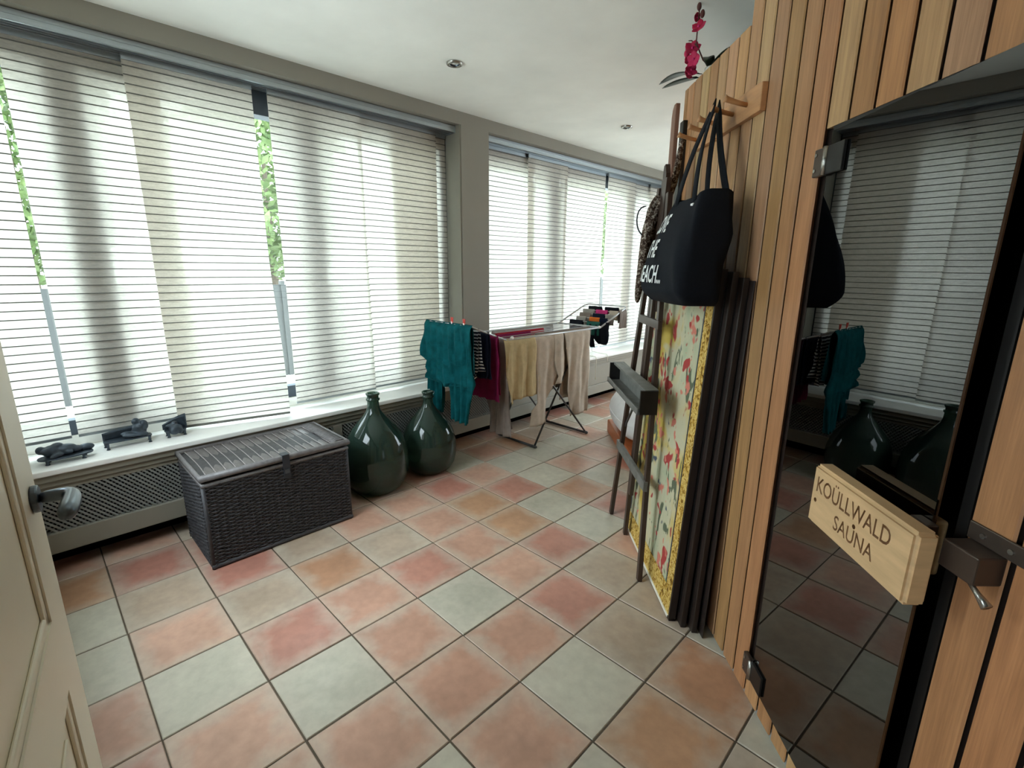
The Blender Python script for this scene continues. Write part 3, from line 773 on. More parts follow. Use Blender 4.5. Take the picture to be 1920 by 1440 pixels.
# ------------------------------------------------------------------ bronze figures on the sill
def sculpt(mb, name, m, parent, vox=.0035):
    o = mb.build(name, m, parent, smooth=True)
    rm = o.modifiers.new('remesh', 'REMESH'); rm.mode = 'VOXEL'; rm.voxel_size = vox; rm.use_smooth_shade = True
    sm = o.modifiers.new('smooth', 'SMOOTH'); sm.iterations = 3; sm.factor = .5
    return o
def Rz(a): return Matrix.Rotation(a, 3, 'Z')
def oval(cx, cy, rx, ry, n=24, pw=2.6):
    return [(cx + rx*math.copysign(abs(math.cos(2*math.pi*i/n))**(2/pw), math.cos(2*math.pi*i/n)), cy + ry*math.copysign(abs(math.sin(2*math.pi*i/n))**(2/pw), math.sin(2*math.pi*i/n))) for i in range(n)]
def feet(t, spots, z0, z1, r):
    for (x, y) in spots: MB().lathe([(.0001,z0),(r*1.3,z0),(r*.8,z0+.006),(r,z1)], 10, (x,y,0)).build('foot', M_bronze, t, smooth=True)
zs = ZS + .001
# reclining figure on a flat oval slab
t = thing('bronze_figure', (-.81,-.06,zs), 'small dark bronze figure sprawled on a flat oval slab, nearest the open door', 'sculpture', 'bronze figures on the window sill')
MB().prism(oval(-.81,-.055,.05,.105), lambda p, k: (p[0],p[1],zs+.022+.008*k)).build('slab', M_bronze, t, bevel=.003)
feet(t, [(-.785,-.125),(-.835,-.12),(-.785,.01),(-.835,.015)], zs, zs+.024, .008)
s_ = MB(); s_.ellip((-.82,-.10,zs+.056), (.036,.040,.030)); s_.ellip((-.815,-.05,zs+.056), (.030,.045,.026)); s_.ellip((-.825,-.015,zs+.046), (.03,.03,.016)); s_.ellip((-.782,-.085,zs+.040), (.012,.034,.012), rot=Rz(.5)); s_.ellip((-.79,-.045,zs+.046), (.012,.022,.012), rot=Rz(-.4)); s_.ellip((-.825,-.14,zs+.066), (.022,.020,.020)); s_.ellip((-.82,-.08,zs+.080), (.020,.024,.014)); s_.ellip((-.80,-.115,zs+.066), (.014,.03,.014), rot=Rz(.3))
sculpt(s_, 'draped_figure', M_bronze, t)
s_ = MB(); s_.ellip((-.835,.025,zs+.042), (.022,.035,.018)); sculpt(s_, 'cushion', M_bronze, t)
# figure on a long bench with a low back
t = thing('bronze_figure', (-.865,.20,zs), 'small dark bronze figure huddled at one end of a long bench, middle of the three', 'sculpture', 'bronze figures on the window sill')
MB().prism(oval(-.865,.20,.036,.105,24,4), lambda p, k: (p[0],p[1],zs+.032+.007*k)).build('seat', M_bronze, t, bevel=.002)
MB().grid(lambda u, v: (-.897-.004*math.sin(math.pi*u), .098+.19*u, zs+.036+(.040+.022*u)*v), 14, 4).build('back', M_bronze, t, smooth=True, solid=.005)
feet(t, [(-.838,.11),(-.89,.105),(-.838,.29),(-.89,.295)], zs, zs+.034, .007)
s_ = MB(); s_.ellip((-.868,.255,zs+.075), (.028,.034,.04)); s_.ellip((-.872,.245,zs+.118), (.018,.020,.02)); s_.ellip((-.862,.275,zs+.095), (.022,.022,.03)); s_.ellip((-.852,.22,zs+.052), (.020,.045,.014), rot=Rz(-.2)); s_.ellip((-.842,.262,zs+.050), (.014,.03,.012)); s_.ellip((-.87,.20,zs+.06), (.012,.03,.014))
sculpt(s_, 'draped_figure', M_bronze, t)
# figure in a tub chair
t = thing('bronze_figure', (-.865,.415,zs), 'small dark bronze figure slumped in a curved-back chair, next to the wicker chest', 'sculpture', 'bronze figures on the window sill')
MB().prism(oval(-.865,.415,.036,.052,24,3), lambda p, k: (p[0],p[1],zs+.030+.007*k)).build('seat', M_bronze, t, bevel=.002)
def shell_(u, v):
    a = math.pi*(.55+.95*(1-u)) ; 
    return (-.862+.040*math.cos(a)*1.0, .418+.056*math.sin(math.pi*(u-.5))*1.0, zs+.034+(.03+.052*u)*v) if False else (-.900+.052*max(0,u-.55)**1.5*2.6, .362+.108*min(1,u*1.12), zs+.034+(.030+.055*min(1,u*1.1))*v)
MB().grid(shell_, 16, 4).build('back', M_bronze, t, smooth=True, solid=.005)
feet(t, [(-.845,.378),(-.888,.378),(-.845,.455),(-.888,.455)], zs, zs+.032, .007)
s_ = MB(); s_.ellip((-.848,.415,zs+.048), (.030,.034,.022)); s_.ellip((-.832,.405,zs+.036), (.016,.026,.022)); s_.ellip((-.866,.40,zs+.062), (.014,.03,.010)); s_.ellip((-.868,.415,zs+.074), (.011,.016,.010)); s_.ellip((-.835,.432,zs+.034), (.014,.016,.02))
sculpt(s_, 'draped_figure', M_bronze, t)

# ------------------------------------------------------------------ drying rack and laundry
XL, XR, Y0, Y1, ZR = -.74, -.24, 2.45, 3.68, .965
NW = (2.08, 1.10); FW = (4.13, 1.135)
dk = thing('drying_rack', (-.47,3.1,0), 'folding metal clothes drying rack loaded with laundry below the windows', 'drying rack')
def corner_loop(pts, r=.0075):
    return MB().tube(pts, r, 8, closed=True)
corner_loop([(XL,Y0,ZR),(XR-.02,Y0,ZR),(XR,Y0+.02,ZR),(XR,Y1,ZR),(XL,Y1,ZR)]).build('main_frame', M_rack, dk, smooth=True)
for k in range(1, 7):
    x = XL + (XR-XL)*k/7
    MB().tube([(x,Y0,ZR),(x,Y1,ZR)], .0028, 6).build('wire', M_rack, dk, smooth=True)
nw = MB().tube([(XL,Y0,ZR),(XL,NW[0]+.03,NW[1]-.011),(XL+.03,NW[0],NW[1]),(XR-.03,NW[0],NW[1]),(XR,NW[0]+.03,NW[1]-.011),(XR,Y0,ZR)], .0065, 8).build('near_wing', M_rack, dk, smooth=True)
fw = MB().tube([(XL,Y1,ZR),(XL,FW[0]-.04,FW[1]-.015),(XL+.03,FW[0],FW[1]),(XR-.03,FW[0],FW[1]),(XR,FW[0]-.04,FW[1]-.015),(XR,Y1,ZR)], .0075, 8).build('far_wing', M_rack, dk, smooth=True)
def wz(y):
    if y < Y0: return ZR + (NW[1]-ZR)*(Y0-y)/(Y0-NW[0])
    if y > Y1: return ZR + (FW[1]-ZR)*(y-Y1)/(FW[0]-Y1)
    return ZR
for y in (2.17,2.26,2.35): MB().tube([(XL,y,wz(y)),(XR,y,wz(y))], .0028, 6).build('wire', M_rack, nw, smooth=True)
for y in (3.76,3.84,3.92,4.0,4.07): MB().tube([(XL,y,wz(y)),(XR,y,wz(y))], .0028, 6).build('wire', M_rack, fw, smooth=True)
FA, FB = 2.81, 3.43
for x, xo in ((XR-.012,-.255), (XL+.03,-.69)):
    MB().tube([(x,3.42,ZR),(xo,FA,.02)], .0085, 8).build('leg', M_rackdark, dk, smooth=True)
for x, xo in ((XR-.03,-.18), (XL+.05,-.65)):
    MB().tube([(x,2.62,ZR),(xo,FB,.02)], .0085, 8).build('leg', M_rackdark, dk, smooth=True)
MB().tube([(-.70,FA,.013),(-.25,FA,.013)], .011, 8).build('foot_bar', M_rackdark, dk, smooth=True)
MB().tube([(-.66,FB,.013),(-.17,FB,.013)], .011, 8).build('foot_bar', M_rackdark, dk, smooth=True)
for y, z in ((FA,.013),(FB,.013)):
    MB().ellip((-.25 if y == FA else -.17,y,.014), (.02,.016,.0139)).build('foot_cap', M_rackdark, dk, smooth=True)
for p in ((XR,Y0+.06,ZR+.012),(XR,Y1-.02,ZR+.004),(XL,Y1-.02,ZR+.004)):
    MB().ellip(p, (.012,.018,.013)).build('joint', M_plastic, dk, smooth=True)

def interp(rows, v):
    for i in range(len(rows)-1):
        a, b = rows[i], rows[i+1]
        if v <= b[0]:
            k = (v-a[0])/(b[0]-a[0]) if b[0] > a[0] else 0
            return [a[j]+(b[j]-a[j])*k for j in range(1, len(a))]
    return list(rows[-1][1:])
def hang(name, label, cat, m, p0, adir, odir, strips, amp=.012, nf=5, seed=0, group='laundry on the drying rack', spread=.012, thick=.003, flare=.0):
    """strips: list of (side, rows); rows = [(drop, u0, u1), ...]; side +1 front, -1 back. u in metres along adir from p0."""
    p0 = Vector(p0); adir = Vector(adir); odir = Vector(odir); rr = random.Random(seed); ph = [rr.uniform(0,6.28) for _ in range(6)]
    mb = MB()
    for side, rows in strips:
        L = rows[-1][0]; nv = max(10, int(L/.02)); nu = 22
        def fn(u, v):
            dv = L*v; a, b = interp(rows, dv); uu = a+(b-a)*u
            k = min(1, dv/.12)
            fold = amp*k*(.6+.6*v)*(math.sin(uu*nf*6.28/.3+ph[0]+1.2*math.sin(dv*5+ph[1])) + .45*math.sin(uu*nf*13.7/.3+ph[2]+dv*6))
            out = side*(spread*min(1, dv/.03)**.5 + flare*v)
            z = .009*math.sqrt(max(0, 1-min(1, dv/.02)**2)) - dv
            sk = .006*math.sin(dv*17+uu*20+ph[3])*k
            return p0 + adir*(uu+sk) + odir*(out+fold) + EZ*z
        mb.grid(fn, nu, nv)
    o = mb.build(name, m, None, smooth=True, solid=thick)
    return tag(o, label, cat, group)
OX = Vector((1,0,0)); OY = Vector((0,1,0))
# teal trousers over the near wing
hang('trousers', 'teal cotton trousers pegged over the near end of the drying rack', 'trousers', M_teal, (0,NW[0],NW[1]), OX, -OY,
     [(1, [(0,-.74,-.22),(.27,-.775,-.20),(.30,-.74,-.19),(.44,-.70,-.20),(.445,-.56,-.40),(.47,-.53,-.42)]),
      (1, [(.0,-.42,-.20),(.40,-.41,-.17),(.55,-.41,-.20),(.71,-.42,-.215)]),
      (-1, [(0,-.74,-.22),(.34,-.76,-.20),(.42,-.76,-.40),(.44,-.765,-.57),(.70,-.775,-.57)])], amp=.020, nf=4.2, seed=3, spread=.024)
def pin(x, y, z, i, label):
    t = thing('clothes_peg', (x,y,z-.03), label, 'clothes peg', 'pegs on the drying rack')
    for sx in (-1, 1):
        MB().obox((x+sx*.006, y, z+.004), (.007,0,0), (0,.009,0), (sx*.006,0,.055)).build('leg', M_pin if sx > 0 else M_pin, t, bevel=.002)
    MB().tube([(x-.008,y,z-.004),(x+.008,y,z-.004)], .006, 8).build('spring', M_plastic, t)
    MB().obox((x, y, z-.016), (.015,0,0), (0,.010,0), (0,0,.014)).build('jaw', M_plastic, t, bevel=.002)
pin(-.425, NW[0], NW[1]+.018, 0, 'red and white clothes peg on the teal trousers, left one')
pin(-.29, NW[0], NW[1]+.016, 1, 'red and white clothes peg on the teal trousers, right one')
hang('striped_top', 'navy and white striped top hanging behind the teal trousers', 'top', M_navystripe, (0,2.17,wz(2.17)), OX, -OY,
     [(1, [(0,-.70,-.235),(.28,-.70,-.22),(.36,-.62,-.25)]), (-1, [(0,-.70,-.235),(.3,-.7,-.2)])], amp=.016, nf=4, seed=8)
hang('navy_top', 'navy top hanging between the striped top and the magenta garment', 'top', M_navy, (0,2.26,wz(2.26)), OX, -OY,
     [(1, [(0,-.70,-.232),(.30,-.70,-.215),(.34,-.6,-.24)]), (-1, [(0,-.70,-.232),(.34,-.68,-.21)])], amp=.010, nf=4, seed=9)
hang('magenta_top', 'dark magenta garment hanging from the near wing of the rack', 'garment', M_magenta, (0,2.35,wz(2.35)), OX, -OY,
     [(1, [(0,-.66,-.225),(.2,-.66,-.20),(.49,-.62,-.195)]), (-1, [(0,-.66,-.23),(.44,-.62,-.20)])], amp=.010, nf=3, seed=11)
hang('trousers', 'long taupe trousers hanging to the floor at the near corner of the rack', 'trousers', M_taupe, (0,Y0,ZR), OX, -OY,
     [(1, [(0,-.44,-.245),(.2,-.45,-.215),(.5,-.44,-.20),(.76,-.42,-.185)]), (-1, [(0,-.44,-.25),(.7,-.44,-.2)])], amp=.013, nf=4, seed=13)
# over the right rail, facing the room
hang('tshirt', 'cream short-sleeved shirt draped over the right rail of the rack', 'shirt', M_cream, (XR,0,ZR), OY, OX,
     [(1, [(0,2.48,2.76),(.16,2.45,2.78),(.26,2.435,2.80),(.34,2.47,2.80),(.47,2.49,2.79)]),
      (1, [(.24,2.432,2.50),(.40,2.442,2.49),(.50,2.455,2.50)]), (-1, [(0,2.48,2.76),(.42,2.48,2.79)])], amp=.009, nf=2.4, seed=17, flare=.03)
hang('long_sleeved_top', 'pale beige long-sleeved top draped over the middle of the right rail', 'top', M_beige, (XR,0,ZR), OY, OX,
     [(1, [(0,2.75,3.12),(.14,2.76,3.12),(.30,2.765,3.05),(.44,2.765,2.96),(.54,2.77,2.90),(.6,2.72,2.885),(.74,2.69,2.895)]),
      (1, [(.0,3.0,3.12),(.2,2.99,3.13),(.36,3.02,3.11),(.42,2.98,3.06)]), (-1, [(0,2.75,3.12),(.5,2.76,3.12)])], amp=.010, nf=1.5, seed=21, flare=.035)
hang('trousers', 'long pale beige trousers draped over the far end of the right rail', 'trousers', M_beige, (XR,0,ZR), OY, OX,
     [(1, [(0,3.13,3.50),(.2,3.17,3.50),(.5,3.20,3.49),(.76,3.23,3.485)]), (-1, [(0,3.13,3.5),(.6,3.14,3.5)])], amp=.011, nf=1.6, seed=25, flare=.02)
# on the inner wires
xs = [XL + (XR-XL)*k/7 for k in range(8)]
hang('grey_tshirt', 'grey shirt folded over the inner wires at the back of the rack', 'shirt', M_grey, (xs[1],0,ZR), OY, OX, [(1, [(0,2.7,3.5),(.28,2.72,3.48)]), (-1, [(0,2.7,3.5),(.3,2.7,3.5)])], amp=.006, nf=3, seed=31)
hang('red_underwear', 'dark red garment with straps lying over the inner wires', 'garment', M_red, (xs[3],0,ZR), OY, OX, [(1, [(0,2.60,3.2),(.05,2.62,3.2),(.12,2.7,3.0)]), (-1, [(0,2.6,3.2),(.1,2.7,3.1)])], amp=.006, nf=4, seed=33)
hang('red_stripe_cloth', 'red patterned cloth hanging on the wire next to the red garment', 'cloth', M_magenta, (xs[4],0,ZR), OY, OX, [(1, [(0,2.56,2.95),(.14,2.58,2.93)]), (-1, [(0,2.56,2.95),(.12,2.56,2.95)])], amp=.006, nf=4, seed=35)
hang('taupe_tshirt', 'taupe shirt hanging on the wire just behind the beige laundry', 'shirt', M_taupe, (xs[6],0,ZR), OY, OX, [(1, [(0,2.85,3.62),(.35,2.85,3.6)]), (-1, [(0,2.85,3.62),(.5,2.9,3.6)])], amp=.006, nf=3, seed=37)
# socks and small things on the far wing
sk = [(3.76,-.66,-.50,M_blackc,.10,'black sock, nearest the window on the far wing'),(3.76,-.45,-.30,M_green,.12,'dark green sock in the first row of the far wing'),
      (3.84,-.64,-.52,M_grey,.07,'grey sock in the second row of the far wing, left one'),(3.84,-.48,-.36,M_orangec,.05,'orange sock on the far wing'),(3.84,-.36,-.27,M_navy,.09,'navy sock beside the orange sock'),
      (3.92,-.66,-.52,M_taupe,.07,'taupe sock in the third row of the far wing'),(3.92,-.50,-.36,M_navy,.06,'navy sock in the third row of the far wing'),(3.92,-.35,-.26,M_grey,.08,'grey sock in the third row of the far wing, right one'),
      (4.0,-.68,-.54,M_grey,.06,'pale grey sock in the fourth row of the far wing'),(4.0,-.52,-.38,M_pink,.06,'bright pink sock on the far wing'),(4.0,-.36,-.26,M_beige,.07,'beige sock on the far wing'),
      (4.07,-.66,-.5,M_blackc,.05,'black sock in the last row of the far wing, left one'),(4.07,-.46,-.30,M_blackc,.05,'black sock in the last row of the far wing, right one')]
for i, (y, a, b, m, L, l) in enumerate(sk):
    hang('sock', l, 'sock', m, (0,y,wz(y)), OX, -OY, [(1, [(0,a,b),(L,a+.005,b-.005)]), (-1, [(0,a,b),(L*1.2,a+.01,b)])], amp=.004, nf=5, seed=40+i, group='socks on the far wing')
hang('taupe_cloth', 'taupe cloth hanging off the outer corner of the far wing', 'cloth', M_taupe, (XR,0,0), Vector((0,1,0)), OX,
     [(1, [(0,3.98,4.10),(.17,3.97,4.11)]), (-1, [(0,3.98,4.1),(.12,3.98,4.1)])], amp=.006, nf=3, seed=61).location.z += 0
bpy.data.objects['taupe_cloth'].location.z += wz(4.04)
hang('camisole', 'black strappy top dangling under the far wing', 'top', M_blackc, (0,3.76,wz(3.76)), OX, -OY,
     [(1, [(0,-.42,-.20),(.10,-.42,-.19),(.16,-.34,-.2),(.20,-.30,-.22)]), (1, [(.08,-.42,-.37),(.2,-.40,-.35),(.24,-.385,-.34)]), (-1, [(0,-.42,-.2),(.1,-.4,-.22)])], amp=.008, nf=4, seed=63)

# ------------------------------------------------------------------ white padded seat behind the easel
tb_ = thing('padded_seat', (.25,3.75,0), 'white padded seat on a low orange-brown wooden base behind the easel', 'seat')
a = Vector((-.08,3.64,0)); e1 = Vector((RT,-RT,0)); e2 = Vector((RT,RT,0))
bx_ = MB(); c = a + e1*.45 + e2*.35
bx_.obox(c+EZ*.06, e1*.9, e2*.7, EZ*.12); bx_.build('wooden_base', M_orange, tb_, bevel=.01)
def pad(u, v):
    th = 2*math.pi*u; ph = math.pi*v
    f = lambda x, p: math.copysign(abs(x)**p, x)
    X = .49*f(math.cos(th), .7)*f(math.sin(ph), .6); Y = .40*f(math.sin(th), .7)*f(math.sin(ph), .6); Z = .19*f(math.cos(ph), .75)
    w = .006*math.sin(9*th+4*ph)*math.sin(ph)
    return c + e1*(X*(1+w)) + e2*(Y*(1+w)) + EZ*(.31+Z+w)
MB().grid(pad, 48, 20).build('cushion', M_whitecloth, tb_, smooth=True)
pp = [c + e1*(.49*math.copysign(abs(math.cos(q))**.7, math.cos(q))*1.005) + e2*(.40*math.copysign(abs(math.sin(q))**.7, math.sin(q))*1.005) + EZ*.31 for q in [2*math.pi*i/48 for i in range(48)]]
MB().tube(pp, .005, 6, closed=True).build('piping', M_whitecloth, tb_, smooth=True)

# ------------------------------------------------------------------ easel along the sauna front
ea = thing('easel', W(.70,.19,0), 'tall dark wooden studio easel standing against the sauna front', 'easel')
def bar(mb, p, q, w, th, ref=EN):
    p = Vector(p); q = Vector(q); d = (q-p).normalized(); n = (ref - d*ref.dot(d)).normalized(); s = d.cross(n)
    return mb.obox((p+q)/2, d*(q-p).length, s*w, n*th)
bar(MB(), W(1.046,.205,.001), W(.70,.148,1.87), .034, .022).build('leg', M_darkwood, ea, bevel=.002)
bar(MB(), W(.371,.205,.001), W(.56,.148,1.83), .034, .022).build('leg', M_darkwood, ea, bevel=.002)
bar(MB(), W(.80,.175,.001), W(.665,.14,1.90), .03, .022).build('mast_rail', M_darkwood, ea, bevel=.002)
bar(MB(), W(.70,.185,.30), W(.60,.145,1.90), .03, .022).build('mast_rail', M_darkwood, ea, bevel=.002)
ms = MB(); ms.prism([(-.024,0),(.024,0),(.024,.62),(.014,.655),(-.006,.66),(-.024,.62)], lambda p, k: W(.63+p[0], .165+.02*k-.03, 1.30+p[1])); ms.build('mast_slide', M_darkwood, ea)
bar(MB(), W(1.0,.20,.485), W(.40,.20,.485), .05, .02).build('cross_bar', M_ledge, ea, bevel=.002)
bar(MB(), W(.80,.17,1.25), W(.47,.17,1.25), .04, .02).build('cross_bar', M_darkwood, ea, bevel=.002)
bar(MB(), W(.92,.185,.62), W(.70,.182,.86), .012, .008).build('stay', M_gun, ea)
tr = MB()
wbox(tr, .31, .97, .205, .225, .885, .985); wbox(tr, .31, .97, .205, .262, .972, .985); wbox(tr, .31, .97, .205, .292, .872, .886); wbox(tr, .31, .97, .284, .292, .872, .90)
tr.build('canvas_ledge', M_ledge, ea, bevel=.002)
for s0 in (.302, .958):
    q = MB(); wbox(q, s0, s0+.014, .205, .282, .875, .983); q.build('ledge_end', M_black, ea)

# ------------------------------------------------------------------ framed panels leaning on the sauna front
def leaning(name, s0, s1, h, d0, d1, th, label, front=None):
    """foot at distance d0, top leaning to d1; th thick towards the wall"""
    t = thing(name, W((s0+s1)/2, d0, 0), label, 'picture', 'framed panels leaning on the sauna front')
    upv = (W(0,d1,h)-W(0,d0,0)).normalized(); nv = ES.cross(upv).normalized()
    if nv.dot(EN) < 0: nv = -nv
    L = (W(0,d1,h)-W(0,d0,0)).length
    def P(s, z, n): return W(s, d0, 0.002) + upv*z + nv*n
    def slab(a, b, z0, z1, n0, n1):
        return MB().obox((P(a,z0,n0)+P(b,z1,n1))/2, ES*(b-a), upv*(z1-z0), nv*(n1-n0))
    if front:
        slab(s0+.012, s1-.012, .012, L-.012, -.012, -.004).build('tapestry', M_tapestry, t)
        bw = .075
        for (a, b, z0, z1) in ((s0+.012,s0+.012+bw,.012,L-.012),(s1-.012-bw,s1-.012,.012,L-.012),(s0+.012+bw,s1-.012-bw,.012,.012+bw*1.5),(s0+.012+bw,s1-.012-bw,L-.012-bw,L-.012)):
            slab(a, b, z0, z1, -.006, -.0025).build('gold_border', M_gold, t)
        for (a, b, z0, z1) in ((s0+.012+bw,s0+.022+bw,.03+bw*1.5,L-.03-bw),(s1-.022-bw,s1-.012-bw,.03+bw*1.5,L-.03-bw)):
            slab(a, b, z0, z1, -.004, -.0015).build('inner_edging', M_bronze, t)
        for (a, b, z0, z1) in ((s0,s0+.013,0,L),(s1-.013,s1,0,L),(s0,s1,L-.013,L),(s0,s1,0,.013)):
            slab(a, b, z0, z1, -th, 0).build('frame_rail', M_blackwood, t)
        slab(s0+.02, s1-.02, .006, .014, -.003, .004).build('bottom_bead', M_trimwhite, t)
    else:
        slab(s0, s1, 0, L, -th, 0).build('panel', M_blackwood, t, bevel=.003)
        slab(s0+.03, s1-.03, .05, L-.05, -.001, .003).build('inset', M_black, t)
leaning('tapestry_panel', .085, .93, 1.50, .150, .085, .028, 'tall floral tapestry panel with gold border in a dark frame, leaning behind the easel', True)
leaning('dark_panel', .045, .90, 1.49, .112, .055, .024, 'dark brown panel directly behind the floral tapestry')
leaning('dark_panel', .012, .88, 1.47, .076, .030, .022, 'dark brown panel, third in the leaning stack')
leaning('dark_panel', -.018, .86, 1.46, .043, .006, .004, 'thin dark brown panel flat against the sauna planks')
# tall boards at the far corner
q = MB(); q.prism([(0,0),(.10,0),(.10,2.25),(.085,2.285),(.05,2.305),(.0,2.305)], lambda p, k: W(.945+p[0]*.6, .008+.022*k, .002+p[1])); 
tag(q.build('tall_board', M_redbrown, bevel=.003), 'tall reddish-brown board with a rounded top corner at the far end of the sauna front', 'board')
q = MB(); wbox(q, .835, .885, .0005, .022, 1.56, 2.20)
tag(q.build('black_strip', M_black, bevel=.003), 'slim black strip fixed upright on the sauna planks beside the reddish-brown board', 'strip')

# ------------------------------------------------------------------ peg rail, tote bag, scarf
pg = thing('peg_rail', W(.37,.01,2.06), 'pale wooden peg rail with five pegs fixed on the sauna planks', 'coat rack')
MB().prism([(.06,2.020),(.06,2.108),(.085,2.112),(.66,2.112),(.70,2.085),(.70,2.045),(.66,2.020)], lambda p, k: W(p[0], .0005+.022*k, p[1])).build('board', M_peg, pg, bevel=.003)
for s in (.16,.27,.40,.51,.64):
    q = MB(); q.tube([W(s,.022,2.065), W(s,.06,2.073), W(s,.095,2.083), W(s,.104,2.086)], [.008,.0085,.010,.013], 12); q.build('peg', M_peg, pg, smooth=True)
# tote bag
tg = thing('tote_bag', W(.26,.15,1.38), 'black canvas tote bag with white I LOVE THE BEACH print hanging from the peg rail', 'bag')
BS0, BS1, BZ0, BZ1 = .03, .49, 1.372, 1.765
def dfront(z, s=.26):
    k = (BZ1-z)/(BZ1-BZ0)
    e = 1-abs((s-.26)/.25)**4*.25
    return .19 + .095*math.sin(min(1, max(0,k)*1.15)*math.pi/2)*e - .03*max(0, k-.88)/.12
def dback(z): return .068 + .034*max(0.0, min(1.0, (1.62-z)/.10))
NB = 64
def bagpt(u, v):
    z = BZ0 + (BZ1-BZ0)*v
    df = dfront(z); db = dback(z); th = 2*math.pi*u
    f = lambda x, p: math.copysign(abs(x)**p, x)
    cs = f(math.cos(th), .28); cd = f(math.sin(th), .35)
    hw = .250-.095*v**1.6; sc0 = .225-.01*v; s = sc0 + hw*cs*(1-.015*math.sin(v*7)); d = (df+db)/2 + (df-db)/2*cd
    rim = .018*math.cos(th*2)*(v**6)
    kb = max(0, 1-v/.10); s = sc0+(s-sc0)*(1-.10*kb**2); d = (df+db)/2+(d-(df+db)/2)*(1-.12*kb**2)
    return W(s, d + .004*math.sin(th*5+v*9), z + rim*.5)
bg = MB(); bg.grid(bagpt, NB, 30)
bot = [bagpt(i/NB, 0) for i in range(NB)]
b0 = len(bg.v); bg.v.append(tuple(W(.26,.15,BZ0-.01))); bg.v += [tuple(p) for p in bot]
for i in range(NB): bg.f.append((b0, b0+1+(i+1)%NB, b0+1+i))
bag = bg.build('bag_body', M_canvas, tg, smooth=True)
def strap(p, q, top, name='strap'):
    mb = MB(); n = 14; pts = []
    for i in range(n+1):
        k = i/n
        if k < .5: a = Vector(p); b = Vector(top); kk = k*2; pts.append(a.lerp(b, kk) + EN*.012*math.sin(math.pi*kk) + EZ*.010*math.sin(math.pi*kk))
        else: a = Vector(top); b = Vector(q); kk = k*2-1; pts.append(a.lerp(b, kk) + EN*.010*math.sin(math.pi*kk) + EZ*.010*math.sin(math.pi*kk))
    for i in range(len(pts)): pass
    w = .021
    # flat ribbon, its width turned along the wall
    vs_ = []
    for i, c in enumerate(pts):
        t = (pts[min(i+1,n)]-pts[max(i-1,0)]).normalized(); wd = t.cross(EN).normalized()*w
        vs_ += [c-wd, c+wd]
    mb.add(vs_, [(2*i, 2*i+1, 2*i+3, 2*i+2) for i in range(n)])
    mb.build(name, M_canvas, tg, smooth=True, solid=.004)
strap(W(.115,.196,BZ1-.03), W(.315,.196,BZ1-.03), W(.268,.092,2.098))
strap(W(.115,.072,BZ1-.03), W(.315,.072,BZ1-.03), W(.276,.075,2.096))
def bagtext(body, w, h, s_left, z):
    me = fit_text(body, w, h, 0, .018)
    bm = bmesh.new(); bm.from_mesh(me)
    bmesh.ops.triangulate(bm, faces=bm.faces); bmesh.ops.subdivide_edges(bm, edges=[e for e in bm.edges if e.calc_length() > .015], cuts=2)
    for v in bm.verts:
        s = s_left - v.co.x; zz = z + v.co.y
        vv = (zz-BZ0)/(BZ1-BZ0); th_s = (s-(.225-.01*vv))/(.250-.095*vv**1.6)
        # follow the bag's front: same super-ellipse
        c = max(-1, min(1, math.copysign(abs(th_s)**(1/.28), th_s))); sn = math.sqrt(max(0, 1-c*c))**.35
        df = dfront(zz); db = dback(zz); d = (df+db)/2+(df-db)/2*sn
        v.co = W(s, d+.0065, zz) - Vector(tg.location)
    out = bpy.data.meshes.new('lettering'); bm.to_mesh(out); bm.free(); out.materials.append(M_print)
    o = bpy.data.objects.new('lettering', out); COL.objects.link(o); o.parent = tg
bagtext('I LOVE', .145, .070, .405, 1.640)
bagtext('THE', .125, .070, .400, 1.545)
bagtext('BEACH...', .31, .070, .44, 1.445)
q = MB(); wbox(q, .10, .125, .199, .203, BZ1-.05, BZ1-.035); q.build('stitched_tab', M_print, tg)
# knitted scarf over the last peg, trailing onto the easel
sc = thing('knitted_scarf', W(.64,.1,2.07), 'brown and white knitted scarf looped over the last peg and the easel top', 'scarf')
pth = [W(.645,.075,2.09),W(.66,.085,2.02),W(.68,.085,1.93),W(.69,.10,1.86),W(.70,.135,1.81),W(.72,.165,1.755),W(.72,.185,1.69),W(.70,.205,1.60),W(.70,.212,1.50),W(.69,.222,1.40),W(.69,.225,1.33)]
MB().tube(pth, [.012,.016,.018,.026,.034,.040,.038,.030,.024,.024,.014], 12, flat=.8).build('hanging_length', M_scarf, sc, smooth=True, sub=1)
MB().tube([W(.74,.10,1.84),W(.71,.14,1.845),W(.69,.18,1.80),W(.70,.20,1.73),W(.73,.17,1.70),W(.75,.13,1.74)], .022, 10, closed=True, flat=.8).build('knot', M_scarf, sc, smooth=True, sub=1)
MB().tube([W(.70,.205,1.79),W(.70,.236,1.785),W(.70,.252,1.75),W(.70,.25,1.70),W(.70,.232,1.665),W(.70,.21,1.65)], .004, 8).build('loop', M_leather, sc, smooth=True, sub=1)

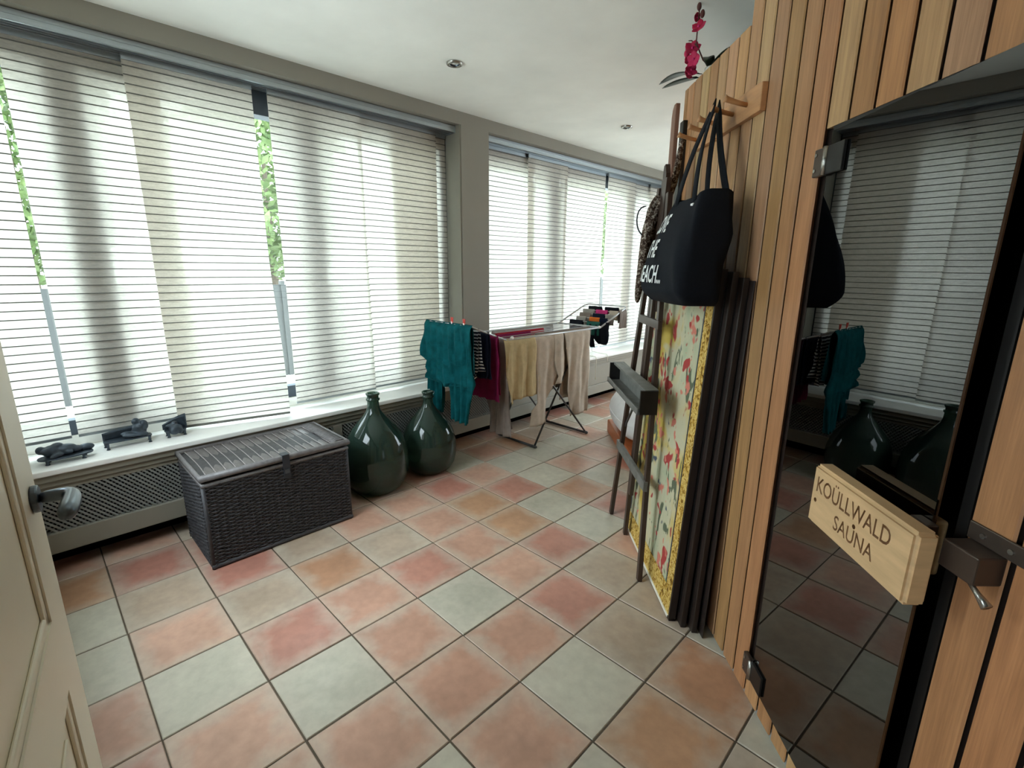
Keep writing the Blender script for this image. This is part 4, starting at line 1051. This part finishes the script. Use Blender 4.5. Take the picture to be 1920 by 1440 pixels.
# ------------------------------------------------------------------ orchid on the sauna roof
oc = thing('orchid', W(.80,-.09,ZL+.001), 'magenta artificial orchid with dark leaves standing on the sauna roof', 'plant')
pc = W(.80,-.09,ZL+.001)
MB().lathe([(.0001,0),(.032,0),(.042,.05),(.044,.06),(.038,.06),(.034,.02),(.0001,.02)], 20, tuple(pc)).build('pot', M_pot, oc, smooth=True)
def leaf(base, tip, w, droop, m, name):
    base = Vector(base); tip = Vector(tip); d = tip-base; sd = d.cross(EZ).normalized()
    def fn(u, v):
        p = base + d*v + EZ*(droop*math.sin(math.pi*v)); ww = w*math.sin(math.pi*min(1, .08+.92*v))**.7*(1-.15*v)
        return p + sd*((u-.5)*2*ww) + EZ*(abs(u-.5)*.3*ww)
    MB().grid(fn, 4, 10).build(name, m, oc, smooth=True, solid=.003)
leaf(W(.84,-.04,2.40), W(1.12,.075,2.445), .030, .02, M_orchleaf, 'leaf')
leaf(W(.84,-.03,2.385), W(1.02,.085,2.395), .026, .004, M_orchleaf, 'leaf')
leaf(W(.80,-.07,2.41), W(.70,-.01,2.40), .026, .03, M_orchleaf, 'leaf')
leaf(W(.80,-.07,2.41), W(.62,-.2,2.42), .028, .04, M_orchleaf, 'leaf')
stem = [W(.80,-.085,2.40),W(.79,-.03,2.44),W(.77,.015,2.50),W(.755,.02,2.55),W(.75,.02,2.62)]
MB().tube(stem, .0032, 7).build('stem', M_bud, oc, smooth=True)
MB().tube([W(.775,.01,2.49),W(.82,.02,2.53),W(.86,.02,2.545)], .0025, 6).build('twig', M_bud, oc, smooth=True)
def flower(c, r, seed):
    rr = random.Random(seed); c = Vector(c); mb = MB()
    ax = Vector((rr.uniform(-.5,.5)+.35, rr.uniform(-.5,.5)-.6, rr.uniform(-.2,.5))).normalized(); u = ax.orthogonal().normalized(); v = ax.cross(u)
    for k in range(5):
        a = 2*math.pi*k/5+rr.uniform(-.2,.2); d = u*math.cos(a)+v*math.sin(a); sdv = ax.cross(d)
        def fn(p, q): 
            ww = r*.5*math.sin(math.pi*(.1+.9*q))**.6
            return c + d*(r*q) + sdv*((p-.5)*2*ww) + ax*(r*.35*q*q - .12*r*abs(p-.5))
        mb.grid(fn, 4, 5)
    fo_ = mb.build('flower', M_petal, oc, smooth=True, solid=.0015)
    MB().ellip(c+ax*r*.15, (r*.16,)*3, 8, 6).build('flower_lip', M_pink, fo_, smooth=True)
for i, (s, z, r) in enumerate([(.725,2.545,.034),(.79,2.485,.038),(.755,2.43,.032),(.785,2.395,.032),(.825,2.39,.026),(.835,2.45,.022),(.765,2.60,.020)]):
    flower(W(s,.024,z), r, 100+i)
for (s, z) in ((.865,2.515),(.75,2.635),(.70,2.585)):
    MB().ellip(W(s,.022,z), (.010,.010,.017), 10, 8).build('bud', M_bud, oc, smooth=True)
MB().ellip(W(.868,.022,2.495), (.013,.013,.018), 10, 8).build('bud', M_petal, oc, smooth=True)

for o in scene.objects:
    if '_o' in o: del o['_o']
